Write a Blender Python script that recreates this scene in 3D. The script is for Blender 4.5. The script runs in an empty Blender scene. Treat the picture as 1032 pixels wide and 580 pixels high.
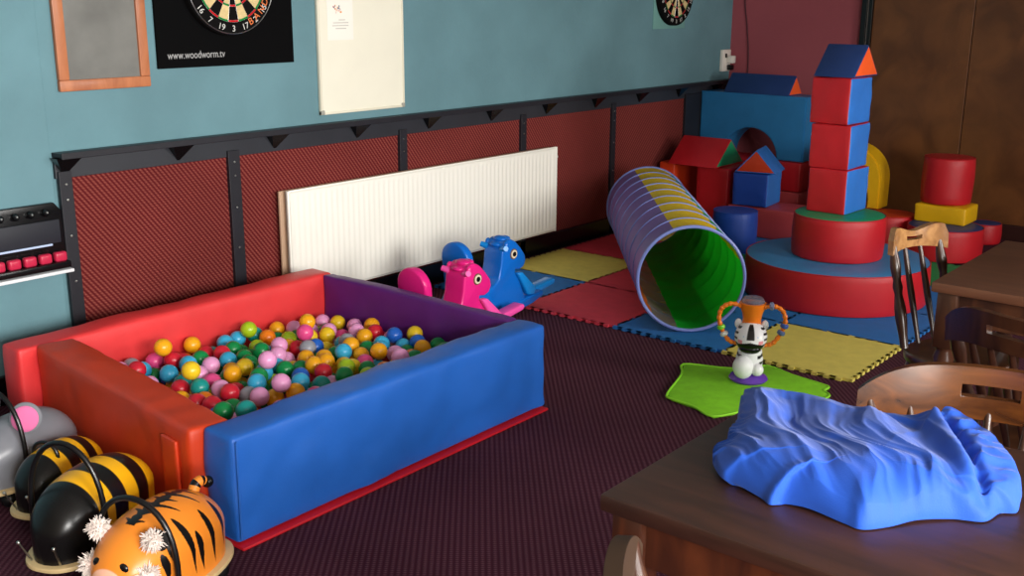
import bpy, bmesh, math, random
from mathutils import Vector, Matrix, noise
R=math.radians; PI=math.pi
sc=bpy.context.scene; COL=sc.collection
random.seed(7)

# ------------------------------------------------------------------ helpers
def lin(c):
    out=[]
    for v in c[:3]:
        v=v/255.0
        out.append(v/12.92 if v<=0.04045 else ((v+0.055)/1.055)**2.4)
    return (out[0],out[1],out[2],1)
_m={}
def mat(name,rgb,rough=.5,spec=.5,metal=0,noise_amt=0,noise_scale=6,bump=0,bump_scale=200,coat=0,trans=0,alpha=1,sheen=0,ior=1.45,coat_rough=.1):
    if name in _m: return _m[name]
    m=bpy.data.materials.new(name); m.use_nodes=True; nt=m.node_tree; b=nt.nodes['Principled BSDF']
    b.inputs['Base Color'].default_value=lin(rgb); b.inputs['Roughness'].default_value=rough
    b.inputs['Specular IOR Level'].default_value=spec; b.inputs['Metallic'].default_value=metal
    b.inputs['Coat Weight'].default_value=coat; b.inputs['Coat Roughness'].default_value=coat_rough
    b.inputs['Transmission Weight'].default_value=trans; b.inputs['Alpha'].default_value=alpha
    b.inputs['Sheen Weight'].default_value=sheen; b.inputs['IOR'].default_value=ior
    tc=nt.nodes.new('ShaderNodeTexCoord')
    if noise_amt:
        n=nt.nodes.new('ShaderNodeTexNoise'); n.inputs['Scale'].default_value=noise_scale; n.inputs['Detail'].default_value=4
        nt.links.new(tc.outputs['Object'],n.inputs['Vector'])
        r=nt.nodes.new('ShaderNodeValToRGB'); c=lin(rgb)
        r.color_ramp.elements[0].position=.3; r.color_ramp.elements[1].position=.7
        r.color_ramp.elements[0].color=tuple(x*(1-noise_amt) for x in c[:3])+(1,)
        r.color_ramp.elements[1].color=tuple(min(1,x*(1+noise_amt)) for x in c[:3])+(1,)
        nt.links.new(n.outputs['Fac'],r.inputs['Fac']); nt.links.new(r.outputs['Color'],b.inputs['Base Color'])
    if bump:
        n=nt.nodes.new('ShaderNodeTexNoise'); n.inputs['Scale'].default_value=bump_scale; n.inputs['Detail'].default_value=3
        nt.links.new(tc.outputs['Object'],n.inputs['Vector'])
        bp=nt.nodes.new('ShaderNodeBump'); bp.inputs['Strength'].default_value=bump; bp.inputs['Distance'].default_value=.004
        nt.links.new(n.outputs['Fac'],bp.inputs['Height']); nt.links.new(bp.outputs['Normal'],b.inputs['Normal'])
    _m[name]=m; return m
def N(nt,t,**kw):
    n=nt.nodes.new(t)
    for k,v in kw.items(): setattr(n,k,v)
    return n
def math_(nt,op,a,b=None):
    n=N(nt,'ShaderNodeMath',operation=op)
    for i,v in enumerate((a,b)):
        if v is None: continue
        if isinstance(v,(int,float)): n.inputs[i].default_value=v
        else: nt.links.new(v,n.inputs[i])
    return n.outputs[0]
def weave_mat(name,base,tick,axes,pitch,rough=.95,amount=.6,skew=0.0,power=2.0,rot=0.0,ratio=1.0,p2_=.7):
    """cut-pile carpet: rows of small lighter loops on a dark ground"""
    m=bpy.data.materials.new(name); m.use_nodes=True; nt=m.node_tree; b=nt.nodes['Principled BSDF']
    b.inputs['Roughness'].default_value=rough; b.inputs['Specular IOR Level'].default_value=.15
    tc=N(nt,'ShaderNodeTexCoord'); sp=N(nt,'ShaderNodeSeparateXYZ'); nt.links.new(tc.outputs['Object'],sp.inputs[0])
    A=sp.outputs[axes[0]]; B=sp.outputs[axes[1]]
    if skew:
        A2=math_(nt,'ADD',A,math_(nt,'MULTIPLY',B,skew)); B2=math_(nt,'SUBTRACT',B,math_(nt,'MULTIPLY',A,skew*.0))
    else: A2,B2=A,B
    if rot:
        c_,s_=math.cos(rot),math.sin(rot)
        B2=math_(nt,'ADD',math_(nt,'MULTIPLY',A,c_),math_(nt,'MULTIPLY',B,s_)); A2=math_(nt,'SUBTRACT',math_(nt,'MULTIPLY',B,c_),math_(nt,'MULTIPLY',A,s_))
    k=2*PI/pitch
    s1=math_(nt,'ABSOLUTE',math_(nt,'SINE',math_(nt,'MULTIPLY',A2,k/2)))
    s2=math_(nt,'ABSOLUTE',math_(nt,'SINE',math_(nt,'MULTIPLY',B2,k*ratio)))
    p1=math_(nt,'POWER',s1,power); p2=math_(nt,'POWER',s2,p2_)
    f=math_(nt,'MULTIPLY',p1,p2)
    nz=N(nt,'ShaderNodeTexNoise'); nz.inputs['Scale'].default_value=260; nz.inputs['Detail'].default_value=2
    nt.links.new(tc.outputs['Object'],nz.inputs['Vector'])
    n2=N(nt,'ShaderNodeTexNoise'); n2.inputs['Scale'].default_value=1.7; n2.inputs['Detail'].default_value=5
    nt.links.new(tc.outputs['Object'],n2.inputs['Vector'])
    f2=math_(nt,'MULTIPLY',f,math_(nt,'ADD',nz.outputs['Fac'],.35))
    f3=math_(nt,'MULTIPLY',f2,amount)
    mx=N(nt,'ShaderNodeMix',data_type='RGBA'); nt.links.new(f3,mx.inputs[0])
    mx.inputs[6].default_value=lin(base); mx.inputs[7].default_value=lin(tick)
    mv=N(nt,'ShaderNodeMix',data_type='RGBA',blend_type='MULTIPLY'); mv.inputs[0].default_value=.5
    r=N(nt,'ShaderNodeMapRange'); r.inputs[1].default_value=.3; r.inputs[2].default_value=.7; r.inputs[3].default_value=.7; r.inputs[4].default_value=1.2
    nt.links.new(n2.outputs['Fac'],r.inputs[0])
    nt.links.new(mx.outputs[2],mv.inputs[6]); nt.links.new(r.outputs[0],mv.inputs[7])
    nt.links.new(mv.outputs[2],b.inputs['Base Color'])
    bp=N(nt,'ShaderNodeBump'); bp.inputs['Strength'].default_value=.5; bp.inputs['Distance'].default_value=.004
    nt.links.new(f2,bp.inputs['Height']); nt.links.new(bp.outputs['Normal'],b.inputs['Normal'])
    return m
def wood_mat(name,dark,light,rough=.35,scale=(1,14,14),coat=.3,distort=3.0,wscale=1.2,axis_rot=(0,0,0)):
    m=bpy.data.materials.new(name); m.use_nodes=True; nt=m.node_tree; b=nt.nodes['Principled BSDF']
    b.inputs['Roughness'].default_value=rough; b.inputs['Coat Weight'].default_value=coat; b.inputs['Coat Roughness'].default_value=.18
    tc=N(nt,'ShaderNodeTexCoord'); mp=N(nt,'ShaderNodeMapping'); mp.inputs['Scale'].default_value=scale; mp.inputs['Rotation'].default_value=axis_rot
    nt.links.new(tc.outputs['Object'],mp.inputs[0])
    n=N(nt,'ShaderNodeTexNoise'); n.inputs['Scale'].default_value=wscale*2.2; n.inputs['Detail'].default_value=7; n.inputs['Distortion'].default_value=distort*.3
    nt.links.new(mp.outputs[0],n.inputs['Vector'])
    n2=N(nt,'ShaderNodeTexNoise'); n2.inputs['Scale'].default_value=3.0; nt.links.new(tc.outputs['Object'],n2.inputs['Vector'])
    a=math_(nt,'ADD',math_(nt,'MULTIPLY',n.outputs['Fac'],.7),math_(nt,'MULTIPLY',n2.outputs['Fac'],.3))
    r=N(nt,'ShaderNodeValToRGB'); r.color_ramp.elements[0].position=.38; r.color_ramp.elements[1].position=.64
    r.color_ramp.elements[0].color=lin(dark); r.color_ramp.elements[1].color=lin(light)
    nt.links.new(a,r.inputs[0]); nt.links.new(r.outputs[0],b.inputs['Base Color'])
    bp=N(nt,'ShaderNodeBump'); bp.inputs['Strength'].default_value=.12; bp.inputs['Distance'].default_value=.002
    nt.links.new(n.outputs['Fac'],bp.inputs['Height']); nt.links.new(bp.outputs['Normal'],b.inputs['Normal'])
    return m

def tag(o,label=None,cat=None,group=None,kind=None):
    if label: o['label']=label
    if cat: o['category']=cat
    if group: o['group']=group
    if kind: o['kind']=kind
    return o
def empty(name,loc=(0,0,0),rz=0):
    o=bpy.data.objects.new(name,None); COL.objects.link(o); o.location=loc; o.rotation_euler=(0,0,rz); o.empty_display_size=.05
    return o
def obj(name,bm,mats,parent=None,smooth=True,loc=None,rot=None):
    me=bpy.data.meshes.new(name)
    bmesh.ops.recalc_face_normals(bm,faces=bm.faces)
    bm.to_mesh(me); bm.free()
    if not isinstance(mats,(list,tuple)): mats=[mats]
    for m in mats: me.materials.append(m)
    if smooth:
        for p in me.polygons: p.use_smooth=True
        try: me.set_sharp_from_angle(angle=R(40))
        except Exception: pass
    o=bpy.data.objects.new(name,me); COL.objects.link(o)
    if parent: o.parent=parent
    if loc: o.location=loc
    if rot: o.rotation_euler=rot
    return o
def struct(name,bm,mats,smooth=False): return tag(obj(name,bm,mats,smooth=smooth),kind='structure')
def BM(): return bmesh.new()
def add_box(bm,x0,x1,y0,y1,z0,z1,bev=0,seg=2,mi=0,rz=0):
    b=bmesh.new()
    bmesh.ops.create_cube(b,size=1)
    for v in b.verts: v.co=Vector(((v.co.x+.5)*(x1-x0)+x0,(v.co.y+.5)*(y1-y0)+y0,(v.co.z+.5)*(z1-z0)+z0))
    if bev: bmesh.ops.bevel(b,geom=b.edges[:],offset=bev,segments=seg,affect='EDGES',profile=.5)
    if rz:
        c=Vector(((x0+x1)/2,(y0+y1)/2,0)); bmesh.ops.rotate(b,cent=c,matrix=Matrix.Rotation(rz,3,'Z'),verts=b.verts)
    merge(bm,b,mi); return bm
def merge(bm,b,mi=None,M=None):
    mp={}
    for v in b.verts: mp[v]=bm.verts.new(M@v.co if M else v.co)
    for f in b.faces:
        try:
            g=bm.faces.new([mp[v] for v in f.verts]); g.material_index=f.material_index if mi is None else mi
        except ValueError: pass
    b.free()
def add_lathe(bm,prof,seg=32,center=(0,0,0),axis='Z',mi=0,cap=True,M=None):
    """prof: list of (r,z)"""
    rings=[]; c=Vector(center)
    def tr(p):
        if axis=='X': p=Vector((p.z,p.x,p.y))
        elif axis=='Y': p=Vector((p.x,p.z,p.y))
        p=p+c
        return M@p if M else p
    for r,z in prof:
        if r<1e-6: rings.append([bm.verts.new(tr(Vector((0,0,z))))])
        else: rings.append([bm.verts.new(tr(Vector((r*math.cos(2*PI*k/seg),r*math.sin(2*PI*k/seg),z)))) for k in range(seg)])
    for i in range(len(rings)-1):
        a,b=rings[i],rings[i+1]
        m=mi[i] if isinstance(mi,(list,tuple)) else mi
        for k in range(seg):
            k2=(k+1)%seg
            if len(a)==1 and len(b)==1: continue
            if len(a)==1: f=bm.faces.new((a[0],b[k],b[k2]))
            elif len(b)==1: f=bm.faces.new((a[k],a[k2],b[0]))
            else: f=bm.faces.new((a[k],a[k2],b[k2],b[k]))
            f.material_index=m
    if cap:
        for q,e in ((rings[0],0),(rings[-1],-1)):
            if len(q)>2:
                f=bm.faces.new(q); f.material_index=(mi[e] if isinstance(mi,(list,tuple)) else mi)
    return bm
def add_tube(bm,pts,rad,seg=10,mi=0,closed=False,cap=True):
    pts=[Vector(p) for p in pts]; n=len(pts); rings=[]
    up=Vector((0,0,1)); prev=None
    for i,p in enumerate(pts):
        if closed: t=(pts[(i+1)%n]-pts[i-1])
        else: t=(pts[min(i+1,n-1)]-pts[max(i-1,0)])
        t.normalize()
        if prev is None:
            a=up if abs(t.dot(up))<.9 else Vector((1,0,0)); u=t.cross(a).normalized()
        else:
            u=(prev-t*prev.dot(t)); u=u.normalized() if u.length>1e-6 else t.orthogonal().normalized()
        prev=u; w=t.cross(u)
        r=rad[i] if isinstance(rad,(list,tuple)) else rad
        rings.append([bm.verts.new(p+(u*math.cos(2*PI*k/seg)+w*math.sin(2*PI*k/seg))*r) for k in range(seg)])
    m=n if closed else n-1
    for i in range(m):
        a,b=rings[i],rings[(i+1)%n]
        for k in range(seg):
            f=bm.faces.new((a[k],a[(k+1)%seg],b[(k+1)%seg],b[k])); f.material_index=mi[i] if isinstance(mi,(list,tuple)) else mi
    if cap and not closed:
        for q in (rings[0],rings[-1]):
            f=bm.faces.new(q); f.material_index=mi if not isinstance(mi,(list,tuple)) else mi[0]
    return bm
def smooth_path(pts,n=8,closed=False):
    pts=[Vector(p) for p in pts]; out=[]; L=len(pts)
    rng=range(L) if closed else range(L-1)
    for i in rng:
        if closed: p0,p1,p2,p3=pts[i-1],pts[i],pts[(i+1)%L],pts[(i+2)%L]
        else: p0,p1,p2,p3=pts[max(i-1,0)],pts[i],pts[i+1],pts[min(i+2,L-1)]
        for k in range(n):
            t=k/n
            out.append(.5*((2*p1)+(p2-p0)*t+(2*p0-5*p1+4*p2-p3)*t*t+(3*p1-p0-3*p2+p3)*t**3))
    if not closed: out.append(pts[-1])
    return out
def add_prism(bm,pts,h0,h1,plane='XZ',mi=0,bev=0,seg=3,side_mi=None):
    """extrude 2-D outline; plane XZ -> extrude along Y; XY -> along Z; YZ -> along X"""
    b=bmesh.new()
    def P(p,h): return {'XZ':Vector((p[0],h,p[1])),'XY':Vector((p[0],p[1],h)),'YZ':Vector((h,p[0],p[1]))}[plane]
    A=[b.verts.new(P(p,h0)) for p in pts]; B=[b.verts.new(P(p,h1)) for p in pts]; n=len(pts)
    f1=b.faces.new(A); f2=b.faces.new(B); f1.material_index=f2.material_index=mi
    for i in range(n):
        f=b.faces.new((A[i],A[(i+1)%n],B[(i+1)%n],B[i])); f.material_index=side_mi if side_mi is not None else mi
    bmesh.ops.recalc_face_normals(b,faces=b.faces)
    if bev: bmesh.ops.bevel(b,geom=b.edges[:],offset=bev,segments=seg,affect='EDGES',profile=.5,clamp_overlap=True)
    merge(bm,b); return bm
def sphere(bm,c,r,u=24,v=14,mi=0,sc_=(1,1,1),M=None):
    b=bmesh.new(); bmesh.ops.create_uvsphere(b,u_segments=u,v_segments=v,radius=r)
    for q in b.verts:
        q.co=Vector((q.co.x*sc_[0],q.co.y*sc_[1],q.co.z*sc_[2]))
        if M: q.co=M@q.co
        q.co+=Vector(c)
    merge(bm,b,mi); return bm
def foam(size,r=.018,cuts=10,bulge=.006,amp=.003,nscale=7,seed=0,face_mi=None):
    """upholstered foam slab: box with soft corners, gentle puff and wrinkles; centred in x,y, base z=0"""
    sx,sy,sz=[s/2 for s in size]; b=bmesh.new()
    def params(h):
        k=[-h,-h+r*.35,-h+r]; n=max(2,int(cuts*h*2/max(size))+2)
        k+=[-h+r+(2*h-2*r)*i/n for i in range(1,n)]
        k+=[h-r,h-r*.35,h]; return k
    ax=[params(s) for s in (sx,sy,sz)]
    H=(sx,sy,sz)
    cache={}
    def vert(p):
        key=(round(p[0],5),round(p[1],5),round(p[2],5))
        if key in cache: return cache[key]
        q=Vector(p); inner=Vector([max(-H[i]+r,min(H[i]-r,q[i])) for i in range(3)])
        d=q-inner
        if d.length>1e-7:
            d=d.normalized(); q=inner+d*r
        # puff
        fx=1-(p[0]/sx)**2; fy=1-(p[1]/sy)**2; fz=1-(p[2]/sz)**2
        bl=Vector((0,0,0))
        if abs(abs(p[0])-sx)<1e-6: bl.x=math.copysign(bulge*fy*fz,p[0])
        if abs(abs(p[1])-sy)<1e-6: bl.y=math.copysign(bulge*fx*fz,p[1])
        if abs(abs(p[2])-sz)<1e-6: bl.z=math.copysign(bulge*fx*fy,p[2]) if p[2]>0 else 0
        w=noise.noise(q*nscale+Vector((seed*13.1,seed*7.7,seed*3.3)))
        w+=.5*noise.noise(q*nscale*2.7+Vector((seed,0,5)))
        if p[2]>-sz+1e-6 and d.length>1e-7: q=q+d*w*amp
        cache[key]=b.verts.new(q+bl+Vector((0,0,sz))); return cache[key]
    for a in range(3):
        u,v=[i for i in range(3) if i!=a]
        for s in (-1,1):
            for i in range(len(ax[u])-1):
                for j in range(len(ax[v])-1):
                    c=[]
                    for (ii,jj) in ((i,j),(i+1,j),(i+1,j+1),(i,j+1)):
                        p=[0,0,0]; p[a]=s*H[a]; p[u]=ax[u][ii]; p[v]=ax[v][jj]; c.append(vert(p))
                    try:
                        f=b.faces.new(c)
                        if face_mi: f.material_index=face_mi.get((a,s),0)
                    except ValueError: pass
    return b
def place(o,x,y,z,rz=0): o.location=(x,y,z); o.rotation_euler=(0,0,rz); return o

# ------------------------------------------------------------------ key numbers
XB=7.35   # back wall
YW=3.92   # long teal wall
XL=-1.6; YF=-2.3; ZC=2.55

# ------------------------------------------------------------------ materials
def plaster(name,rgb,var=.14,scale=1.3,rough=.85):
    m=mat(name,rgb,rough=rough,spec=.25,noise_amt=var,noise_scale=scale,bump=.35,bump_scale=55); return m
M_teal=plaster('teal_plaster',(102,138,147),.10,3.0)
M_pink=plaster('dusty_pink_plaster',(160,82,90),.08)
M_ceil=plaster('ceiling_paint',(205,200,190),.05)
M_cream=plaster('cream_plaster',(150,140,125),.05)
M_carpet=weave_mat('maroon_carpet',(60,22,37),(136,92,106),(0,1),.0175,amount=.38,rot=R(41),ratio=.8,power=2.2)
M_dado=weave_mat('red_ribbed_wall_carpet',(88,20,25),(180,98,84),(0,2),.0205,amount=.58,skew=.8,power=2.4,p2_=.35)
M_black=mat('black_painted_wood',(34,34,40),rough=.45,spec=.4,noise_amt=.15,bump=.1)
M_blackg=mat('black_gloss',(12,12,14),rough=.25,spec=.5)
M_steel=mat('steel_screw',(190,190,185),rough=.3,metal=1)
M_panel=wood_mat('brown_wood_panel',(92,52,22),(120,72,34),rough=.45,scale=(1,1.3,1.1),coat=.1,distort=3,wscale=1.6)
M_table=wood_mat('dark_table_wood',(50,28,20),(72,41,30),rough=.42,scale=(10,1.2,10),coat=.08)
M_table2=wood_mat('mid_table_wood',(84,50,33),(104,65,44),rough=.42,scale=(10,1.2,10),coat=.08)
M_chair=wood_mat('chair_dark_wood',(46,24,14),(76,43,24),rough=.32,scale=(9,9,2),coat=.3)
M_chairl=wood_mat('chair_sheen_wood',(122,80,44),(172,126,78),rough=.25,scale=(3,9,9),coat=.6)  # crest rail only: window reflection on brown lacquer painted as paler wood
M_white=mat('radiator_enamel',(246,243,232),rough=.35,spec=.5,noise_amt=.02,noise_scale=3)
M_radside=mat('radiator_aged_side',(196,164,136),rough=.5)
def vinyl(n,rgb,rough=.42): return mat('vinyl_'+n,rgb,rough=rough,spec=.5,noise_amt=.06,noise_scale=9,bump=.25,bump_scale=420)
V_red=vinyl('red',(190,28,38)); V_blue=vinyl('blue',(50,118,205)); V_sky=vinyl('sky_blue',(60,135,190)); V_orange=vinyl('orange',(206,60,24))
V_green=vinyl('green',(22,150,98)); V_yellow=vinyl('yellow',(230,176,16)); V_navy=vinyl('navy',(34,60,116)); V_pitred=vinyl('coral_red',(222,56,58)); V_pitblue=vinyl('pit_blue',(34,98,190))
V_purple=vinyl('purple',(92,32,118)); V_washed=vinyl('light_washed_red',(190,70,74)); V_archblue=vinyl('arch_blue',(42,120,176)); V_tangerine=vinyl('tangerine',(255,96,40)); V_pure=vinyl('deep_blue',(34,74,170)); V_matred=vinyl('base_red',(190,22,36))  # the pinkish red is red vinyl with reflected light put into its colour

# ------------------------------------------------------------------ room shell
bm=BM(); add_box(bm,XL-.1,XB+.1,YF-.1,YW+.1,-.1,0); struct('floor',bm,M_carpet)
bm=BM(); add_box(bm,XL-.1,XB+.1,YF-.1,YW+.1,ZC,ZC+.1); struct('ceiling',bm,M_ceil)
bm=BM(); add_box(bm,2.045,XB+.1,YW,YW+.1,0,ZC); add_box(bm,XL-.1,2.045,YW-.006,YW+.1,0,ZC,bev=.004); struct('wall_left',bm,M_teal)
bm=BM(); add_box(bm,XB,XB+.1,2.93,YW+.1,0,ZC); struct('wall_back',bm,M_pink)
bm=BM(); add_box(bm,XB-.012,XB+.1,2.205,2.86,0,ZC,bev=.003); add_box(bm,XB-.012,XB+.1,.9,2.20,0,ZC,bev=.003); add_box(bm,XB-.012,XB+.1,-.4,.895,0,ZC,bev=.003); add_box(bm,XB-.012,XB+.1,YF-.1,-.405,0,ZC,bev=.003)
struct('wall_back_panelling',bm,M_panel)
bm=BM(); add_box(bm,XB-.035,XB+.05,2.86,2.885,0,ZC,bev=.003); add_box(bm,XB-.035,XB+.05,2.897,2.935,0,ZC,bev=.003,mi=0); add_box(bm,XB-.02,XB+.05,2.885,2.897,0,ZC,mi=1)
struct('trim_1',bm,[M_blackg,mat('grey_trim_strip',(170,165,165),rough=.4)])
bm=BM(); add_box(bm,XB-.03,XB,YF,2.86,0,.10,bev=.004); struct('baseboard_back',bm,mat('dark_skirting',(52,26,22),rough=.4))
bm=BM(); add_box(bm,XL-.1,XL,YF-.1,YW+.1,0,ZC); struct('wall_right',bm,M_cream)
# window wall behind the camera: real openings
WINS=[(-1.3,.2),(.6,2.1),(3.9,5.3)]
WZ0,WZ1=.85,2.2
bm=BM(); xs=[XL-.1]
for a,b_ in WINS: xs+=[a,b_]
xs.append(XB+.1)
for i in range(0,len(xs),2): add_box(bm,xs[i],xs[i+1],YF-.12,YF,0,ZC)
for a,b_ in WINS: add_box(bm,a,b_,YF-.12,YF,0,WZ0); add_box(bm,a,b_,YF-.12,YF,WZ1,ZC)
struct('wall_front',bm,M_cream)
M_frame=mat('window_paint',(225,222,214),rough=.4)
for i,(a,b_) in enumerate(WINS):
    bm=BM(); t=.05
    add_box(bm,a,b_,YF-.08,YF-.03,WZ0,WZ0+t); add_box(bm,a,b_,YF-.08,YF-.03,WZ1-t,WZ1)
    add_box(bm,a,a+t,YF-.08,YF-.03,WZ0,WZ1); add_box(bm,b_-t,b_,YF-.08,YF-.03,WZ0,WZ1)
    add_box(bm,(a+b_)/2-.02,(a+b_)/2+.02,YF-.08,YF-.03,WZ0,WZ1); add_box(bm,a,b_,YF-.08,YF-.03,1.75,1.78)
    add_box(bm,a-.03,b_+.03,YF-.02,YF+.1,WZ0-.04,WZ0-.005,bev=.005)
    struct('window_%d'%(i+1),bm,M_frame)
# dado: red carpet panels, black slats, skirting
bm=BM()
sl=[2.082,2.858,3.897,4.875,5.80,6.82]
for i in range(len(sl)-1): add_box(bm,sl[i],sl[i+1],YW-.012,YW,.10,.85)
add_box(bm,sl[-1],XB,YW-.012,YW,.10,.85)
struct('trim_2',bm,M_dado)
for i,x in enumerate(sl):
    w=(.026,.030,.026,.024,.022,.13)[i]
    bm=BM(); add_box(bm,x-w,x+w,YW-.03,YW-.010,.0,.85,bev=.002); struct('trim_%d'%(i+3),bm,M_black)
    bm=BM()
    for z in (.2,.42,.60,.74,.80):
        b=bmesh.new(); add_lathe(b,[(0,0),(.005,.0),(.004,-.003),(0,-.004)],10); merge(bm,b,M=Matrix.Translation((x,YW-.030,z))@Matrix.Rotation(R(-90),4,'X')) if w<.1 else b.free()
    if w<.1: tag(obj('screw_heads',bm,M_steel),kind='structure')
    else: bm.free()
bm=BM(); add_box(bm,2.06,XB,YW-.03,YW,0,.11,bev=.004); add_box(bm,XL,2.04,YW-.03,YW,0,.11,bev=.004); struct('baseboard_left',bm,M_blackg)
# drinks shelf
sh=empty('wall_shelf',((2.05+XB)/2,YW,.84)); tag(sh,'long black drinks shelf with wedge brackets running along the teal wall','shelf')
def inv(o,x,y,z): return (x-o.location.x,y-o.location.y,z-o.location.z)
ox,oy,oz=sh.location
bm=BM(); add_box(bm,2.05-ox,XB-ox,-.075,0,.905-oz,.922-oz,bev=.002); add_box(bm,2.05-ox,XB-ox,-.079,-.070,.901-oz,.926-oz,bev=.002); obj('shelf_board',bm,M_black,sh,smooth=False)
bm=BM(); add_box(bm,2.05-ox,XB-ox,-.018,0,.822-oz,.905-oz,bev=.002); obj('back_rail',bm,mat('shelf_rail',(44,46,52),rough=.4,noise_amt=.1),sh,smooth=False)
for i in range(11):
    x=2.085+.5025*i-ox
    bm=BM(); z1=.904-oz; z0=.836-oz; w=.052
    v=[bm.verts.new(p) for p in ((x-w,-.018,z1),(x+w,-.018,z1),(x+w,-.07,z1),(x-w,-.07,z1),(x-.006,-.018,z0),(x+.006,-.018,z0))]
    for q in ((0,1,2,3),(0,4,5,1),(3,2,5,4),(0,3,4),(1,5,2)): bm.faces.new([v[k] for k in q])
    obj('bracket',bm,M_blackg,sh,smooth=False)

# ------------------------------------------------------------------ radiator
rad=empty('radiator',(4.1,YW-.02,.14)); tag(rad,'white double panel radiator fixed low on the red wall','radiator')
rx0,rx1=3.085-4.1,5.11-4.1; rh=.508
bm=BM(); pts=[]; n=59; W=rx1-rx0
# fluted front panel
zs=[0,.012,.03,.045,rh-.045,rh-.03,rh-.012,rh]
cols=[]
for i in range(n*4+1):
    u=i/(n*4); x=rx0+.012+(W-.024)*u
    ph=(i%4); d=[0,0,.0026,.0026][ph]
    if u<.012 or u>.988: d=0
    col_=[]
    for k,z in enumerate(zs):
        dd=d if 3<=k<=4 else (d*.5 if k in(2,5) else 0)
        y=-.078+dd
        if k in (0,7): y=-.066
        col_.append(bm.verts.new((x,y,z)))
    cols.append(col_)
for i in range(len(cols)-1):
    for k in range(len(zs)-1): bm.faces.new((cols[i][k],cols[i+1][k],cols[i+1][k+1],cols[i][k+1]))
add_box(bm,rx0,rx1,-.071,-.060,.0,rh,bev=.003)
add_box(bm,rx0,rx0+.013,-.078,-.060,0,rh,bev=.004); add_box(bm,rx1-.013,rx1,-.078,-.060,0,rh,bev=.004)
obj('front_panel',bm,M_white,rad)
bm=BM(); add_box(bm,rx0-.012,rx1-.02,-.034,-.020,.006,rh-.004,bev=.004); obj('rear_panel',bm,M_radside,rad)
bm=BM(); add_box(bm,rx0+.02,rx1-.03,-.060,-.034,.02,rh-.012); obj('convector',bm,M_white,rad,smooth=False)
bm=BM()
for x in (rx0+.3,rx1-.3): add_box(bm,x-.02,x+.02,-.02,.012,.05,rh-.06)
obj('wall_bracket',bm,M_radside,rad,smooth=False)
bm=BM(); add_lathe(bm,[(.009,0),(.009,.010),(.006,.014),(0,.015)],12,M=Matrix.Translation((rx1,-.066,rh-.06))@Matrix.Rotation(R(90),4,'Y')); obj('air_vent',bm,mat('valve_white',(200,195,185),rough=.4),rad)

# ------------------------------------------------------------------ things on the teal wall
def text_bm(s,size,depth=.0008,align='CENTER'):
    c=bpy.data.curves.new('t','FONT'); c.body=s; c.size=size; c.extrude=depth; c.align_x=align; c.align_y='CENTER'
    o=bpy.data.objects.new('t',c); COL.objects.link(o)
    bpy.context.view_layer.update()
    dg=bpy.context.evaluated_depsgraph_get(); me=bpy.data.meshes.new_from_object(o.evaluated_get(dg))
    b=bmesh.new(); b.from_mesh(me); bpy.data.objects.remove(o); bpy.data.meshes.remove(me); bpy.data.curves.remove(c)
    for f in b.faces: f.material_index=0
    return b
WALLROT=Matrix(((1,0,0,0),(0,0,-1,0),(0,1,0,0),(0,0,0,1)))  # local xy -> wall xz facing -Y
# chalkboard
cb=empty('chalkboard',(2.294,YW,1.145)); tag(cb,'grey chalkboard in an orange-brown wooden frame on the teal wall','chalkboard')
w,h,t=.385,.62,.042
bm=BM()
for (x0,x1,z0,z1) in ((-w/2,w/2,0,t),(-w/2,w/2,h-t,h),(-w/2,-w/2+t,t,h-t),(w/2-t,w/2,t,h-t)): add_box(bm,x0,x1,-.022,0,z0,z1,bev=.004)
obj('frame',bm,wood_mat('pine_frame',(158,92,58),(190,120,80),rough=.5,scale=(6,6,1.5),coat=.1),cb)
bm=BM(); add_box(bm,-w/2+t-.004,w/2-t+.004,-.012,-.002,t-.004,h-t+.004); obj('writing_surface',bm,mat('slate_grey',(112,112,108),rough=.6,noise_amt=.25,noise_scale=5),cb,smooth=False)
# big dart surround
bb=empty('dartboard_backboard',(2.879,YW,1.56)); tag(bb,'square black backboard with a white web address behind the larger dartboard','backboard')
bm=BM(); add_box(bm,-.348,.348,-.014,0,-.35,.35,bev=.002); obj('panel',bm,mat('black_board_felt',(5,5,6),rough=.8,spec=.1),bb,smooth=False)
bm=BM(); b=text_bm('www.woodworm.tv',.043,align='LEFT'); merge(bm,b,0,Matrix.Translation((-.305,-.0155,-.300))@WALLROT@Matrix.Scale(.80,4,(1,0,0)))
tag(obj('lettering',bm,mat('white_print',(165,165,165),rough=.6),bb,smooth=False),'white web address lettering')
NUMS=[20,1,18,4,13,6,10,15,2,17,3,19,7,16,8,11,14,9,12,5]
M_sis_c=mat('sisal_cream',(214,190,138),rough=.9,spec=.1,noise_amt=.1,noise_scale=60); M_sis_k=mat('sisal_black',(16,15,15),rough=.9,spec=.1)
M_sis_r=mat('sisal_red',(196,30,36),rough=.9,spec=.1); M_sis_g=mat('sisal_green',(24,128,58),rough=.9,spec=.1)
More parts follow.
